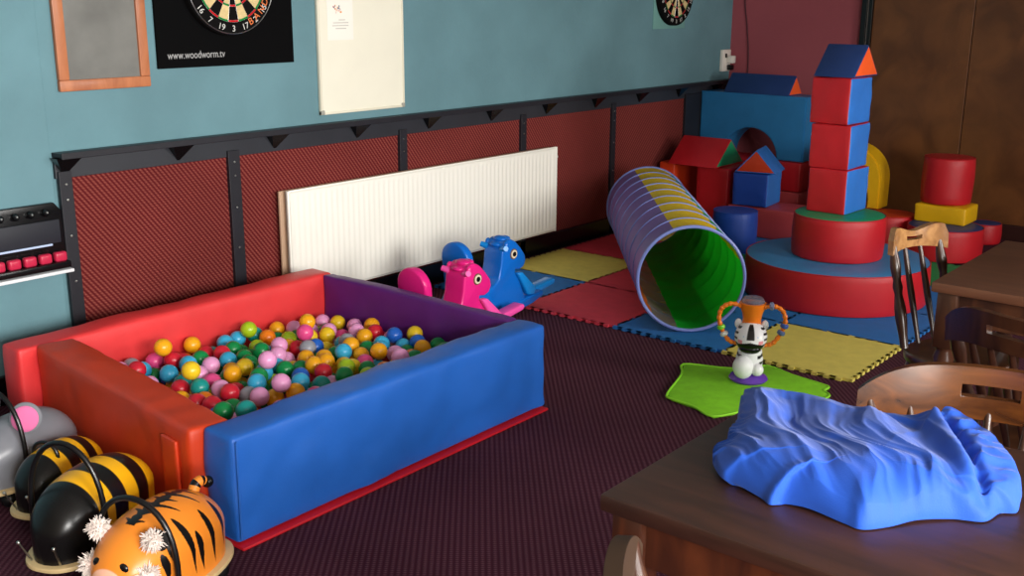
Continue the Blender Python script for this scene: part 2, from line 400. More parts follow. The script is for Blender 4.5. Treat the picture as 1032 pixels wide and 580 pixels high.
def dartboard(name,x,z,y,label,rad=.2255,brand=None,ringcol=None,blacknum=False):
    r=empty(name,(x,y,z)); tag(r,label,'dartboard',None)
    k=rad/.2255
    bm=BM(); b=bmesh.new(); add_lathe(b,[(rad-.004,0),(rad,.004),(rad,.034),(rad-.004,.038),(0,.038)],64); merge(bm,b,0,Matrix.Rotation(R(90),4,'X')); obj('board_body',bm,M_sis_k,r)
    bm=BM(); radii=[0,.00635,.016,.099,.107,.162,.170]; radii=[q*k for q in radii]; yy=-.0385; sub=3
    for s in range(20):
        for u in range(sub):
            a0=R(9)-0; th0=PI/2-(s*R(18)-R(9)+R(18)*u/sub); th1=PI/2-(s*R(18)-R(9)+R(18)*(u+1)/sub)
            for q in range(6):
                if q==0: mi=2
                elif q==1: mi=3
                elif q in (3,5): mi=2 if s%2==0 else 3
                else: mi=1 if s%2==0 else 0
                p=[(radii[q]*math.cos(th0),radii[q]*math.sin(th0)),(radii[q+1]*math.cos(th0),radii[q+1]*math.sin(th0)),(radii[q+1]*math.cos(th1),radii[q+1]*math.sin(th1)),(radii[q]*math.cos(th1),radii[q]*math.sin(th1))]
                if q==0: p=p[1:3]+[(0,0)]
                f=bm.faces.new([bm.verts.new((a,yy-.0002*(q>0),c)) for a,c in p]); f.material_index=mi
    obj('playing_face',bm,[M_sis_c,M_sis_k,M_sis_r,M_sis_g],r,smooth=False)
    bm=BM(); wr=mat('wire',(190,190,190),rough=.3,metal=1)
    for q in radii[1:]: add_tube(bm,[(q*math.cos(t),yy-.001,q*math.sin(t)) for t in [2*PI*i/60 for i in range(60)]],.0007,5,closed=True)
    for s in range(20):
        th=PI/2+R(9)+R(18)*s; add_tube(bm,[(radii[2]*math.cos(th),yy-.001,radii[2]*math.sin(th)),(radii[6]*math.cos(th),yy-.001,radii[6]*math.sin(th))],.0007,5)
    obj('wire_spider',bm,wr,r)
    bm=BM(); rr=rad*.965
    add_tube(bm,[(rr*math.cos(t),yy-.0015,rr*math.sin(t)) for t in [2*PI*i/72 for i in range(72)]],.0022 if brand else .001,6,closed=True); obj('number_ring',bm,wr if brand else M_sis_k,r)
    bm=BM()
    for i,nm in enumerate(NUMS):
        th=PI/2-R(18)*i; b=text_bm(str(nm),.036*k,.0006); q=.192*k+.005
        rot=th-PI/2
        if math.sin(th)<-.05: rot+=PI
        merge(bm,b,0,Matrix.Translation((q*math.cos(th),yy-.0012,q*math.sin(th)))@WALLROT@Matrix.Rotation(rot,4,'Z'))
    tag(obj('numbers',bm,mat('number_white',(205,205,200),rough=.5) ,r,smooth=False),'white wire numerals around the rim')
    if brand:
        bm=BM()
        for j,ch in enumerate(brand):
            th=R(-62)+R(11.5)*j; q=.192*k-.002; b=text_bm(ch,.042*k,.0006)
            merge(bm,b,0,Matrix.Translation((q*math.cos(th),yy-.0022,q*math.sin(th)))@WALLROT@Matrix.Rotation(th+PI/2,4,'Z'))
        tag(obj('lettering',bm,mat('orange_print',(226,120,64),rough=.5),r,smooth=False),'orange brand lettering on the rim')
    return r
dartboard('dartboard',2.879,1.56,YW-.014,'larger dartboard with orange rim lettering hung on the black backboard',brand='BANDIT')
bk=BM(); add_box(bk,6.26,6.665,YW-.006,YW,1.30,1.76,bev=.001); tag(obj('backing_square',bk,mat('pale_teal_card',(112,160,154),rough=.8,noise_amt=.05)),'pale teal square patch on the wall behind the small far dartboard','backing board')
dartboard('dartboard',6.485,1.535,YW-.0065,'small distant dartboard near the room corner above the shelf',rad=.215)
# whiteboard
wb=empty('whiteboard',(3.648,YW,.96)); tag(wb,'tall cream whiteboard hanging on the teal wall above the radiator','whiteboard')
w,h=.553,.92
bm=BM(); add_box(bm,-w/2+.008,w/2-.008,-.014,-.002,.008,h-.008); obj('board_surface',bm,mat('whiteboard_face',(238,234,216),rough=.35,noise_amt=.02),wb,smooth=False)
bm=BM()
for (x0,x1,z0,z1) in ((-w/2,w/2,0,.012),(-w/2,w/2,h-.012,h),(-w/2,-w/2+.012,0,h),(w/2-.012,w/2,0,h)): add_box(bm,x0,x1,-.018,0,z0,z1,bev=.003)
obj('frame',bm,mat('whiteboard_frame',(226,220,200),rough=.4),wb)
for x in (-w/2,w/2-.022):
    for z in (0,h-.022):
        bm=BM(); add_box(bm,x,x+.022,-.021,0,z,z+.022,bev=.005); tag(obj('corner_cap',bm,mat('grey_plastic',(160,158,148),rough=.5),wb),'grey plastic corner cap')
nt_=empty('paper_notice',(3.51,YW-.0145,1.42)); tag(nt_,'small white printed sheet stuck at the upper left of the whiteboard','paper')
bm=BM(); add_box(bm,-.08,.08,-.0012,-.0004,-.12,.12); obj('sheet',bm,mat('paper_white',(244,240,230),rough=.8),nt_,smooth=False)
rnd=random.Random(3); bm=BM(); b2=[BM() for _ in range(3)]
for i in range(16):
    x=-.045+.05*rnd.random(); z=.0+.032*rnd.random(); add_box(b2[i%3],x,x+.012,-.002,-.001,z,z+.008,rz=rnd.random())
for b,cn,c in zip(b2,('orange','grey blue','pink'),((236,160,90),(120,130,150),(220,150,150))): tag(obj('drawing',b,mat('print_'+cn.replace(' ','_'),c,rough=.8),nt_,smooth=False),cn+' patches of the printed drawing')
for k,(x0,x1) in enumerate(((-.01,.03),(-.045,.05),(-.05,.05),(-.03,.035))): add_box(bm,x0,x1,-.002,-.001,-.03-.013*k,-.027-.013*k)
obj('printed_lines',bm,mat('print_grey',(176,170,165),rough=.8),nt_,smooth=False)
# wall rack at far left
rk=empty('wall_rack',(1.79,YW-.006,.47)); tag(rk,'black wall rack with a row of red caps, left of the dado','rack')
bm=BM(); add_prism(bm,[(-.30,0),(.262,0),(.268,.01),(.262,.235),(.235,.268),(-.30,.268)],-.022,0,'XZ',bev=.003); obj('back_plate',bm,M_blackg,rk)
bm=BM(); add_box(bm,-.295,.245,-.034,-.018,.115,.205,bev=.004); obj('centre_panel',bm,mat('charcoal_panel',(34,36,44),rough=.5),rk)
bm=BM(); add_box(bm,-.30,.262,-.062,-.0,.018,.045,bev=.006); obj('ledge',bm,M_blackg,rk)
bm=BM(); add_box(bm,-.30,.268,-.066,-.0,.0,.013,bev=.003); tag(obj('ledge_strip',bm,mat('white_plastic_strip',(226,228,232),rough=.3),rk),'white edging strip')
bm=BM(); add_tube(bm,[(-.295,-.036,.112),(.205,-.036,.112)],.0045); tag(obj('slide_bar',bm,mat('pale_blue_bar',(180,198,230),rough=.25),rk),'pale blue sliding bar')
for i in range(9):
    bm=BM(); add_box(bm,-.030,.018,-.052,-.022,-.004+.048,.034+.048,bev=.009,seg=3); tag(obj('red_cap',bm,mat('red_cap_plastic',(190,40,72),rough=.3),rk,loc=(.235-.060*i,-.002,0)),'glossy red cap')
    bm=BM(); add_lathe(bm,[(.014,0),(.014,.012),(.008,.02),(0,.021)],16); obj('knob',bm,M_blackg,rk,loc=(.195-.058*i,-.022,.235),rot=(R(90),0,0))
    bm=BM(); add_lathe(bm,[(.004,0),(.003,.003),(0,.0035)],10); obj('screw',bm,M_steel,rk,loc=(.195-.058*i,-.0435,.237),rot=(R(90),0,0))
# socket with plugs
sk=empty('power_socket',(7.255,YW,1.06)); tag(sk,'white double wall socket in the room corner with plugs in it','socket')
bm=BM(); add_box(bm,-.06,.06,-.028,0,-.078,.078,bev=.006); obj('face_plate',bm,mat('socket_white',(232,226,216),rough=.4),sk)
bm=BM(); add_box(bm,-.005,.05,-.075,-.028,-.02,.035,bev=.008); obj('plug',bm,mat('socket_white',(1,1,1)),sk)
bm=BM(); add_box(bm,.0,.05,-.065,-.028,-.07,-.03,bev=.008); obj('plug',bm,M_blackg,sk)
bm=BM(); add_box(bm,-.03,-.005,-.032,-.026,.02,.05,bev=.002); obj('switch',bm,M_blackg,sk)
bm=BM(); add_tube(bm,smooth_path([(XB-.006,3.83,2.5),(XB-.006,3.825,1.6),(XB-.006,3.79,1.3),(XB-.006,3.765,1.05),(XB-.006,3.775,.6)],10),.004); tag(obj('cable',bm,mat('maroon_cable',(84,34,44),rough=.6)),'thin dark cable hanging down the pink wall beside the corner','cable')

# ------------------------------------------------------------------ play mats
def jig_tile(x,y,s,m,name,label,group=None,free=('W','S','E','N')):
    teeth=11; d=.016; pts=[]
    def edge(p0,p1,nrm):
        L=Vector(p1)-Vector(p0); out=[]
        for i in range(teeth):
            for (u,dd) in ((.10,0),(.04,d),(.54,d),(.48,0)):
                t=(i+u)/teeth; q=Vector(p0)+L*t+Vector(nrm)*dd; out.append((q.x,q.y))
        return out
    h=s/2; base=[((-h,-h),(h,-h),(0,-1),'S'),((h,-h),(h,h),(1,0),'E'),((h,h),(-h,h),(0,1),'N'),((-h,h),(-h,-h),(-1,0),'W')]
    for p0,p1,nm,k in base:
        pts.append(p0)
        if k in ('S','W'): pts+=edge(p0,p1,(nm[0],nm[1]))
        else:
            # complementary: sockets cut to receive the neighbour's teeth
            L=Vector(p1)-Vector(p0)
            for i in range(teeth):
                for (u,dd) in ((.46,0),(.52,-d),(1.02,-d),(.96,0)) if False else ((.52,0),(.46,-d-.0015),(.96,-d-.0015),(.90,0)):
                    t=(i+u)/teeth; q=Vector(p0)+L*t+Vector(nm)*dd; pts.append((q.x,q.y))
    bm=BM(); b=bmesh.new(); A=[b.verts.new((p[0],p[1],0)) for p in pts]; B=[b.verts.new((p[0],p[1],.013)) for p in pts]
    b.faces.new(A); b.faces.new(B)
    for i in range(len(pts)): b.faces.new((A[i],A[(i+1)%len(pts)],B[(i+1)%len(pts)],B[i]))
    bmesh.ops.triangulate(b,faces=[f for f in b.faces if len(f.verts)>4])
    merge(bm,b); o=obj(name,bm,m,smooth=False,loc=(x+h,y+h,0.0005)); tag(o,label,'mat',group); return o
def eva(n,rgb): return mat('eva_'+n,rgb,rough=.7,spec=.3,noise_amt=.06,noise_scale=20,bump=.4,bump_scale=500)
E_y=eva('yellow',(226,208,104)); E_b=eva('blue',(46,118,190)); E_r=eva('red',(216,66,82)); E_g=eva('green',(40,140,80))
P=.572; X0=4.07; Y0=1.552
tiles=[(0,3,E_b,'blue foam mat tile under the front of the blue rocking horse'),
(0,2,E_r,'large bright red foam mat tile between the blue horse and the tunnel mouth'),
(0,1,E_b,'blue foam mat tile under the open mouth of the play tunnel'),
(0,0,E_y,'yellow foam mat tile beside the zebra toy'),
(1,3,E_y,'yellow foam mat tile beneath the right end of the radiator'),
(1,2,E_r,'red foam mat tile lying under the striped play tunnel'),
(1,1,E_b,'blue foam mat tile between tunnel mouth and big round block'),
(1,0,E_b,'blue foam mat tile in front of the big round block beside the spindle chair'),
(2,3,E_r,'dark red foam mat tile by the skirting left of the tunnel'),
(2,2,E_g,'green foam mat tile behind the play tunnel'),(2,1,E_r,'red foam mat tile under the middle of the round block'),(2,0,E_b,'blue foam mat tile showing right of the big round block'),
(3,0,E_g,'green foam mat tile under the half-hidden red round block at the right'),(3,1,E_y,'yellow foam mat tile behind the big round block'),(3,2,E_b,'blue foam mat tile beside the blue cylinder'),
(4,2,E_g,'green foam mat tile behind the block tower'),(3,3,E_y,'yellow foam mat tile in the far corner behind the tunnel')]
for i,j,m,l in tiles: jig_tile(X0+P*i,Y0+P*j,P,m,'foam_mat_tile',l)
MZ=.0145

# ------------------------------------------------------------------ ball pit
pit=empty('ball_pit',(2.33,2.96,0)); tag(pit,'square soft ball pit with red, orange, purple and blue padded sides','ball pit')
def rel(o,x,y,z,px=2.33,py=2.96,pz=0): o.location=(x-px,y-py,z-pz); return o
bm=BM(); add_box(bm,1.635,3.035,2.292,3.60,.001,.011,bev=.004)
for v in bm.verts: v.co-=Vector((2.33,2.96,0))
tag(obj('base_mat',bm,V_matred,pit),'thin red base mat showing along the front edge')
bm=foam((1.40,.135,.318),r=.014,cuts=40,bulge=.007,amp=.010,nscale=5.5,seed=2); o=rel(obj('padded_wall',bm,V_pitblue,pit),2.333,2.378,.017); tag(o,'blue padded front wall')
bm=foam((1.41,.13,.315),r=.014,cuts=40,bulge=.006,amp=.008,nscale=4,seed=5); o=rel(obj('padded_wall',bm,V_pitred,pit),2.345,3.565,.017); tag(o,'red padded rear wall')
bm=foam((.135,1.06,.318),r=.014,cuts=36,bulge=.006,amp=.008,nscale=5,seed=9); o=rel(obj('padded_wall',bm,V_orange,pit),1.715,2.972,.017); o.rotation_euler=(0,0,R(-6.0)); tag(o,'orange padded left wall')
bm=foam((.060,1.05,.316),r=.010,cuts=36,bulge=.004,amp=.008,nscale=5,seed=12); o=rel(obj('padded_wall',bm,V_purple,pit),3.018,2.974,.017); o.rotation_euler=(0,0,R(-.6)); tag(o,'purple padded right wall')
bm=foam((.012,.085,.21),r=.004,cuts=8,bulge=.002,amp=.001); o=rel(obj('hook_flap',bm,V_orange,pit),1.590,2.545,.08); o.rotation_euler=(0,0,R(-6)); tag(o,'orange stitched fastening flap')
for nm,xyz in (('seam',((1.642,2.304,.325),(1.640,2.303,.03))),):
    bm=BM(); add_tube(bm,[Vector(p)-Vector((2.33,2.96,0)) for p in xyz],.003,6); obj('piping',bm,V_pitblue,pit)
# balls: sequential random packing on a tilted heap
rb=.0325; rnd=random.Random(11); balls=[]; grid={}
bx0,bx1,by0,by1=1.83,2.975,2.465,3.485
def left_wall(y): return 1.793+(y-2.972)*.105
def key(x,y): return (int(x/(2*rb)),int(y/(2*rb)))
def rest(x,y):
    z=.017+rb; kx,ky=key(x,y)
    for i in (-1,0,1):
        for j in (-1,0,1):
            for b in grid.get((kx+i,ky+j),()):
                d2=(x-b[0])**2+(y-b[1])**2
                if d2<4*rb*rb:
                    z=max(z,b[2]+math.sqrt(4*rb*rb-d2))
    return z
def level(x,y):   # heap surface: higher at the left/middle, lower in the far right corner
    u=(x-bx0)/(bx1-bx0); v=(y-by0)/(by1-by0)
    return .235-.070*u*v+.01*noise.noise(Vector((x*5,y*5,0)))-.03*max(0,v-.8)*5*.3
fails=0
while fails<60 and len(balls)<2600:
    best=None
    for _ in range(24):
        y=rnd.uniform(by0+rb,by1-rb); x=rnd.uniform(left_wall(y)+rb+.004,bx1-rb); z=rest(x,y)
        if best is None or z<best[2]: best=(x,y,z)
    if best[2]>level(best[0],best[1]): fails+=1; continue
    balls.append(best); grid.setdefault(key(best[0],best[1]),[]).append(best)
for _ in range(12):
    y=rnd.uniform(by0+.08,by1-.08); x=rnd.uniform(left_wall(y)+.1,bx1-.1); z=rest(x,y)
    if z<level(x,y)+.05: balls.append((x,y,z)); grid.setdefault(key(x,y),[]).append((x,y,z))
# visible = those with little on top of them
cam=Vector((0,0,1.5))
def cover(b):
    c=0; p=Vector(b); d=(cam-p).normalized(); s=d.cross(Vector((0,0,1))).normalized(); u=s.cross(d)
    for o1,o2 in ((0,0),(.6,0),(-.6,0),(0,.6),(0,-.6),(.5,.5),(-.5,.5),(0,.85)):
        q=p+(s*o1+u*o2)*rb; hid=False
        kx,ky=key(b[0],b[1])
        for i in range(-3,3):
            for j in range(-3,3):
                for e in grid.get((kx+i,ky+j),()):
                    if e is b or e[2]<b[2]-.01: continue
                    w_=Vector(e)-q; t=w_.dot(d)
                    if t>0.005 and (w_-d*t).length<rb: hid=True; break
                if hid: break
            if hid: break
        if not hid: c+=1
    return c
score=sorted(((cover(b)+b[2]*.01+ (0.5 if b[2]>.1 else -2),b) for b in balls),key=lambda t:-t[0])
vis=[b for s,b in score[:300] if s>.6]; rest_=[b for b in balls if b not in set(vis)]
COLS=[('amber',(244,170,22),6),('yellow',(236,196,36),2),('green',(12,136,70),5),('pale pink',(236,160,208),6),('magenta',(228,76,140),2),('red',(206,32,52),3),('blue',(36,100,200),2),('cyan',(60,176,220),4),('orange',(238,124,20),2),('lime',(168,200,32),2),('silver grey',(150,152,162),1),('teal',(22,146,140),1)]
pool=[]
for i,(n_,c_,wt) in enumerate(COLS): pool+= [i]*wt
protos={}
for i,(n_,c_,wt) in enumerate(COLS):
    me=bpy.data.meshes.new('play_ball'); b=bmesh.new(); bmesh.ops.create_uvsphere(b,u_segments=28,v_segments=18,radius=rb)
    # moulding seam
    for v in b.verts:
        if abs(v.co.z)<1e-5: v.co*=1.008
    b.to_mesh(me); b.free()
    for p in me.polygons: p.use_smooth=True
    me.materials.append(mat('ball_'+n_.replace(' ','_'),c_,rough=.28,spec=.55)); protos[i]=me
for b in vis:
    i=rnd.choice(pool); n_=COLS[i][0]
    o=bpy.data.objects.new('play_ball',protos[i]); COL.objects.link(o); o.location=b; o.rotation_euler=(rnd.random()*3,rnd.random()*3,0)
    tag(o,'%s plastic play ball among the heap in the ball pit'%n_,'ball','%s play balls in the ball pit'%n_)
bm=BM()
for b in rest_:
    s=bmesh.new(); bmesh.ops.create_icosphere(s,subdivisions=2,radius=rb); merge(bm,s,rnd.choice(pool),Matrix.Translation(b))
tag(obj('play_balls',bm,[_m['ball_'+c[0].replace(' ','_')] for c in COLS]),'lower layer of mixed plastic balls filling the ball pit','ball',None,'stuff')

# ------------------------------------------------------------------ soft play blocks
def block(name,size,x,y,z,rz,mats,fmi,label,cat='block',seed=0,bulge=.004,amp=.004,group=None):
    bm=foam(size,r=.010,cuts=10,bulge=bulge,amp=amp,seed=seed,face_mi=fmi)
    o=obj(name,bm,mats); place(o,x,y,z,rz); tag(o,label,cat,group); return o
def disc_block(name,r,h,x,y,z,side,top,label,seed=0,bev=.012,seam=None):
    bm=BM(); prof=[(0,0),(r*.5,0),(r-bev,0),(r-bev*.3,bev*.3),(r,bev)]
    for i in range(1,7): prof.append((r+.004*math.sin(PI*i/7),bev+(h-2*bev)*i/7))
    prof+=[(r,h-bev)]; ns=len(prof)-1
    prof+=[(r-bev*.3,h-bev*.3),(r-bev,h),(r*.7,h+.002),(r*.4,h+.003),(0,h+.003)]
    add_lathe(bm,prof,96,mi=[0]*(ns+1)+[1]*5)
    for v in bm.verts:
        rr=math.hypot(v.co.x,v.co.y)
        if rr>r*.9 and v.co.z>.005:
            w=noise.noise(v.co*6+Vector((seed,seed*2,0)))*.003; v.co.x*=1+w/rr; v.co.y*=1+w/rr
    root=empty(name,(x,y,z)); tag(root,label,'block')
    obj('cover',bm,[side,top],root)
    bm=BM(); 
    for zz in (h-bev*.25,): add_tube(bm,[((r-.002)*math.cos(t),(r-.002)*math.sin(t),zz) for t in [2*PI*i/96 for i in range(96)]],.0028,6,closed=True)
    obj('piping',bm,seam or side,root)
    return root
disc_block('round_block',.459,.205,5.283,2.137,MZ,V_red,V_sky,'huge flat red round soft block with a sky-blue top at the base of the tower')
disc_block('round_block',.229,.218,5.290,2.143,MZ+.208,V_red,V_green,'smaller red round soft block with a green top under the red and blue cubes',seed=3)
zt=MZ+.208+.221
cm=[V_red,V_blue]; FM={(1,-1):1,(1,1):1,(0,1):0,(0,-1):0,(2,1):0,(2,-1):0}
block('cube_block',(.252,.212,.226),5.350,2.19,zt,R(-3),cm,FM,'red and blue soft cube, lowest of the tower, standing on the green-topped round block',seed=1,amp=.004)
block('cube_block',(.250,.212,.221),5.345,2.20,zt+.228,R(1),cm,FM,'red and blue soft cube in the middle of the tall tower',seed=4,amp=.006)
block('cube_block',(.250,.212,.229),5.345,2.21,zt+.451,R(-3),cm,FM,'red and blue soft cube at the top of the tower just under the roof wedge',seed=7,amp=.007)
def roof_block(name,base,length,h,x,y,z,rz,slope,end,label,slope2=None,off=0):
    """ridge along local Y"""
    bm=BM(); b=base/2
    add_prism(bm,[(-b,0),(b,0),(off,h)],-length/2,length/2,'XZ',mi=1,side_mi=0,bev=.008,seg=2)
    if slope2 is not None:
        bm.normal_update()
        for f in bm.faces:
            if f.normal.x>.3 and abs(f.normal.y)<.5: f.material_index=2
    o=obj(name,bm,[slope,end]+([slope2] if slope2 is not None else [])); place(o,x,y,z,rz); tag(o,label,'block'); return o
zr=zt+.451+.232
roof_block('roof_block',.295,.215,.158,5.355,2.200,zr,R(-2),V_navy,V_tangerine,'navy triangular roof wedge with an orange end on top of the tall tower')
disc_block('cylinder_block',.133,.245,5.866,3.03,MZ,V_pure,V_pure,'short deep blue soft cylinder standing beside the tunnel')
# arch and what carries it
def arch_block(name,w,h,d,hr,hz,x,y,z,rz,m,label,outer_round=False,edge=None):
    """arch in local YZ plane, thickness along X; hole radius hr with straight legs to hz"""
    pts=[(-w/2,0)]
    pts+=[(-hr,0)]
    for i in range(25):
        t=PI-PI*i/24; pts.append((hr*math.cos(t),hz+hr*math.sin(t)))
    pts+=[(hr,0),(w/2,0)]
    if outer_round:
        ro=w/2; zc=h-ro
        for i in range(25):
            t=PI*i/24; pts.append((ro*math.cos(t),zc+ro*math.sin(t)))
    else: pts+=[(w/2,h),(-w/2,h)]
    bm=BM(); b=bmesh.new(); n=len(pts)
    A=[b.verts.new((-d/2,p[0],p[1])) for p in pts]; B=[b.verts.new((d/2,p[0],p[1])) for p in pts]
    b.faces.new(A); b.faces.new(B)
    for i in range(n):
        f=b.faces.new((A[i],A[(i+1)%n],B[(i+1)%n],B[i]))
    bmesh.ops.recalc_face_normals(b,faces=b.faces)
    bmesh.ops.bevel(b,geom=[e for e in b.edges if abs(e.verts[0].co.x-e.verts[1].co.x)<1e-6],offset=.009,segments=2,affect='EDGES')
    bmesh.ops.triangulate(b,faces=[f for f in b.faces if len(f.verts)>4]); merge(bm,b)
    o=obj(name,bm,m); place(o,x,y,z,rz); tag(o,label,'block'); return o
arch_block('arch_block',.80,.435,.22,.205,.0,7.01,3.49,.4275,0,V_archblue,'large blue soft arch block against the pink wall in the far corner')
roof_block('roof_block',.21,.50,.135,7.01,3.47,.862,R(-2),V_navy,V_tangerine,'long navy roof wedge with orange ends lying on the blue arch')
block('long_block',(.26,.80,.200),7.01,3.49,.222,0,[V_red],None,'long red soft block directly under the blue arch',seed=3)
block('long_block',(.26,.80,.203),7.01,3.49,MZ,0,[V_washed],None,'red soft block with painted-in light wash on the floor at the bottom of the arch stack',seed=5)
block('low_block',(.30,.50,.190),6.42,3.05,MZ,0,[V_washed],None,'low red soft block with painted-in light wash under the small navy cube',seed=6)
block('cube_block',(.250,.235,.212),6.40,3.165,MZ+.194,R(6),[V_pure,V_blue],{(0,-1):0,(1,-1):1,(1,1):1,(0,1):0,(2,1):0,(2,-1):0},'small navy and blue soft cube with its own little roof, beside the arch',seed=8)
# little roof: red gable toward camera-left, blue slopes; ridge along X
roof_block('roof_block',.275,.27,.150,6.40,3.150,MZ+.194+.217,R(-90+14),V_blue,V_orange,'little red and blue roof wedge on the small navy cube')
block('upright_block',(.42,.235,.41),6.52,3.445,MZ,0,[V_red],None,'tall red soft block under the right half of the red wedge',seed=11)
block('upright_block',(.42,.12,.41),6.53,3.80,MZ,0,[V_orange],None,'narrow red soft block painted in its orange-lit tone, nearest the long wall behind the tunnel',seed=12)  # red slab; the glow on its lit face is put into the colour
roof_block('roof_block',.40,.36,.175,6.45,3.575,MZ+.414,0,V_red,V_green,'red triangular wedge with a green end, left of the arch')
arch_block('arch_block',.44,.395,.17,.145,.05,6.74,2.672,.222,0,V_yellow,'yellow rounded soft arch half hidden behind the tower',outer_round=True)
block('long_block',(.30,.37,.205),6.76,2.70,MZ,0,[V_red],None,'red soft block on the floor carrying the yellow arch',seed=14)
disc_block('round_block',.214,.188,6.537,1.990,MZ,V_red,V_navy,'red round soft block with a navy top under the yellow slab',seed=5)
block('slab_block',(.24,.30,.104),6.66,2.035,MZ+.191,R(0),[V_yellow],None,'thick yellow soft slab between the red cylinder and the round block',seed=15)
disc_block('cylinder_block',.145,.275,6.69,2.055,MZ+.191+.108,V_red,V_red,'upright red soft cylinder on the yellow slab in front of the wood panelling',seed=6)
disc_block('round_block',.10,.13,7.15,1.935,0.001,V_red,V_navy,'small red soft block with a navy top at the far right by the panelling',seed=7)
disc_block('round_block',.148,.20,6.62,2.358,MZ,V_red,V_orange,'red soft block, its lit top painted orange, seen behind the spindle chair',seed=8)  # top is red as well, the light on it painted as orange

# ------------------------------------------------------------------ play tunnel
th=.678; r0=.243; L=1.74; tx,ty=4.197,2.37
tun=empty('play_tunnel',(tx,ty,MZ+r0+.0095),th); tag(tun,'long fabric play tunnel striped purple and yellow outside, green inside','tunnel')
# sectors by angle (local: x along axis away from camera, y left, z up)
def sheer(m,col,amt=.6):
    nt=m.node_tree; b=nt.nodes['Principled BSDF']; out=[n for n in nt.nodes if n.type=='OUTPUT_MATERIAL'][0]
    t=nt.nodes.new('ShaderNodeBsdfTranslucent'); t.inputs[0].default_value=lin(col); mx=nt.nodes.new('ShaderNodeMixShader'); mx.inputs[0].default_value=amt
    nt.links.new(b.outputs[0],mx.inputs[1]); nt.links.new(t.outputs[0],mx.inputs[2]); nt.links.new(mx.outputs[0],out.inputs[0]); return m
S_out=[mat('tunnel_purple',(142,112,184),rough=.55,spec=.4,noise_amt=.08),mat('tunnel_yellow',(250,206,26),rough=.5),mat('tunnel_green',(30,150,50),rough=.5),mat('tunnel_orange',(196,96,40),rough=.5)]
S_in=[mat('tunnel_inner_orange',(226,116,50),rough=.5),mat('tunnel_inner_green',(30,200,60),rough=.5),mat('tunnel_inner_yellow',(240,190,20),rough=.5),mat('tunnel_mesh_grey',(110,120,128),rough=.3,alpha=.5)]
def a_out(d): # degrees, 0=right(-y) ... 90 top ... 180 left(+y)
    if 58<=d<112: return 1
    if 112<=d<215: return 0
    if 215<=d<300: return 3
    return 2
def a_in(d):
    if d>=345 or d<20: return 1
    if 20<=d<32: return 2
    if 32<=d<152: return 1
    if 152<=d<226: return 0
    if 226<=d<258: return 3
    return 1
def tube_shell(rad,nL,fn,mats,name,hoops=9):
    bm=BM(); seg=120; rings=[]
    for i in range(nL+1):
        s=i/nL*L; ph=(s/L*hoops)%1.0; sag=.005*math.sin(PI*ph)
        ring_=[]
        for k in range(seg):
            t=2*PI*k/seg; rr=rad-sag+.0015*noise.noise(Vector((s*9,math.cos(t)*3,math.sin(t)*3)))
            ring_.append(bm.verts.new((s,-rr*math.cos(t),rr*math.sin(t))))
        rings.append(ring_)
    for i in range(nL):
        for k in range(seg):
            f=bm.faces.new((rings[i][k],rings[i+1][k],rings[i+1][(k+1)%seg],rings[i][(k+1)%seg])); f.material_index=fn((k+.5)/seg*360)
    return obj(name,bm,mats,tun)
for m_,c_ in zip(S_out+S_in[:3],((160,130,210),(255,225,80),(150,250,130),(230,140,70),(240,140,80),(60,240,90),(240,190,20))): sheer(m_,c_,.22 if m_ in S_out[:2] else .55)
tube_shell(r0,108,a_out,S_out,'outer_fabric'); tube_shell(r0-.003,108,a_in,S_in,'lining')
M_hoop=mat('hoop_piping',(120,134,200),rough=.35,spec=.5)
for i in range(10):
    s=L*i/9; bm=BM(); rr=r0+.001 if 0<i<9 else r0
    add_tube(bm,[(s,-rr*math.cos(t),rr*math.sin(t)) for t in [2*PI*k/96 for k in range(96)]],.0035 if 0<i<9 else .008,8,closed=True); tag(obj('hoop',bm,M_hoop,tun),'pale blue spring hoop')

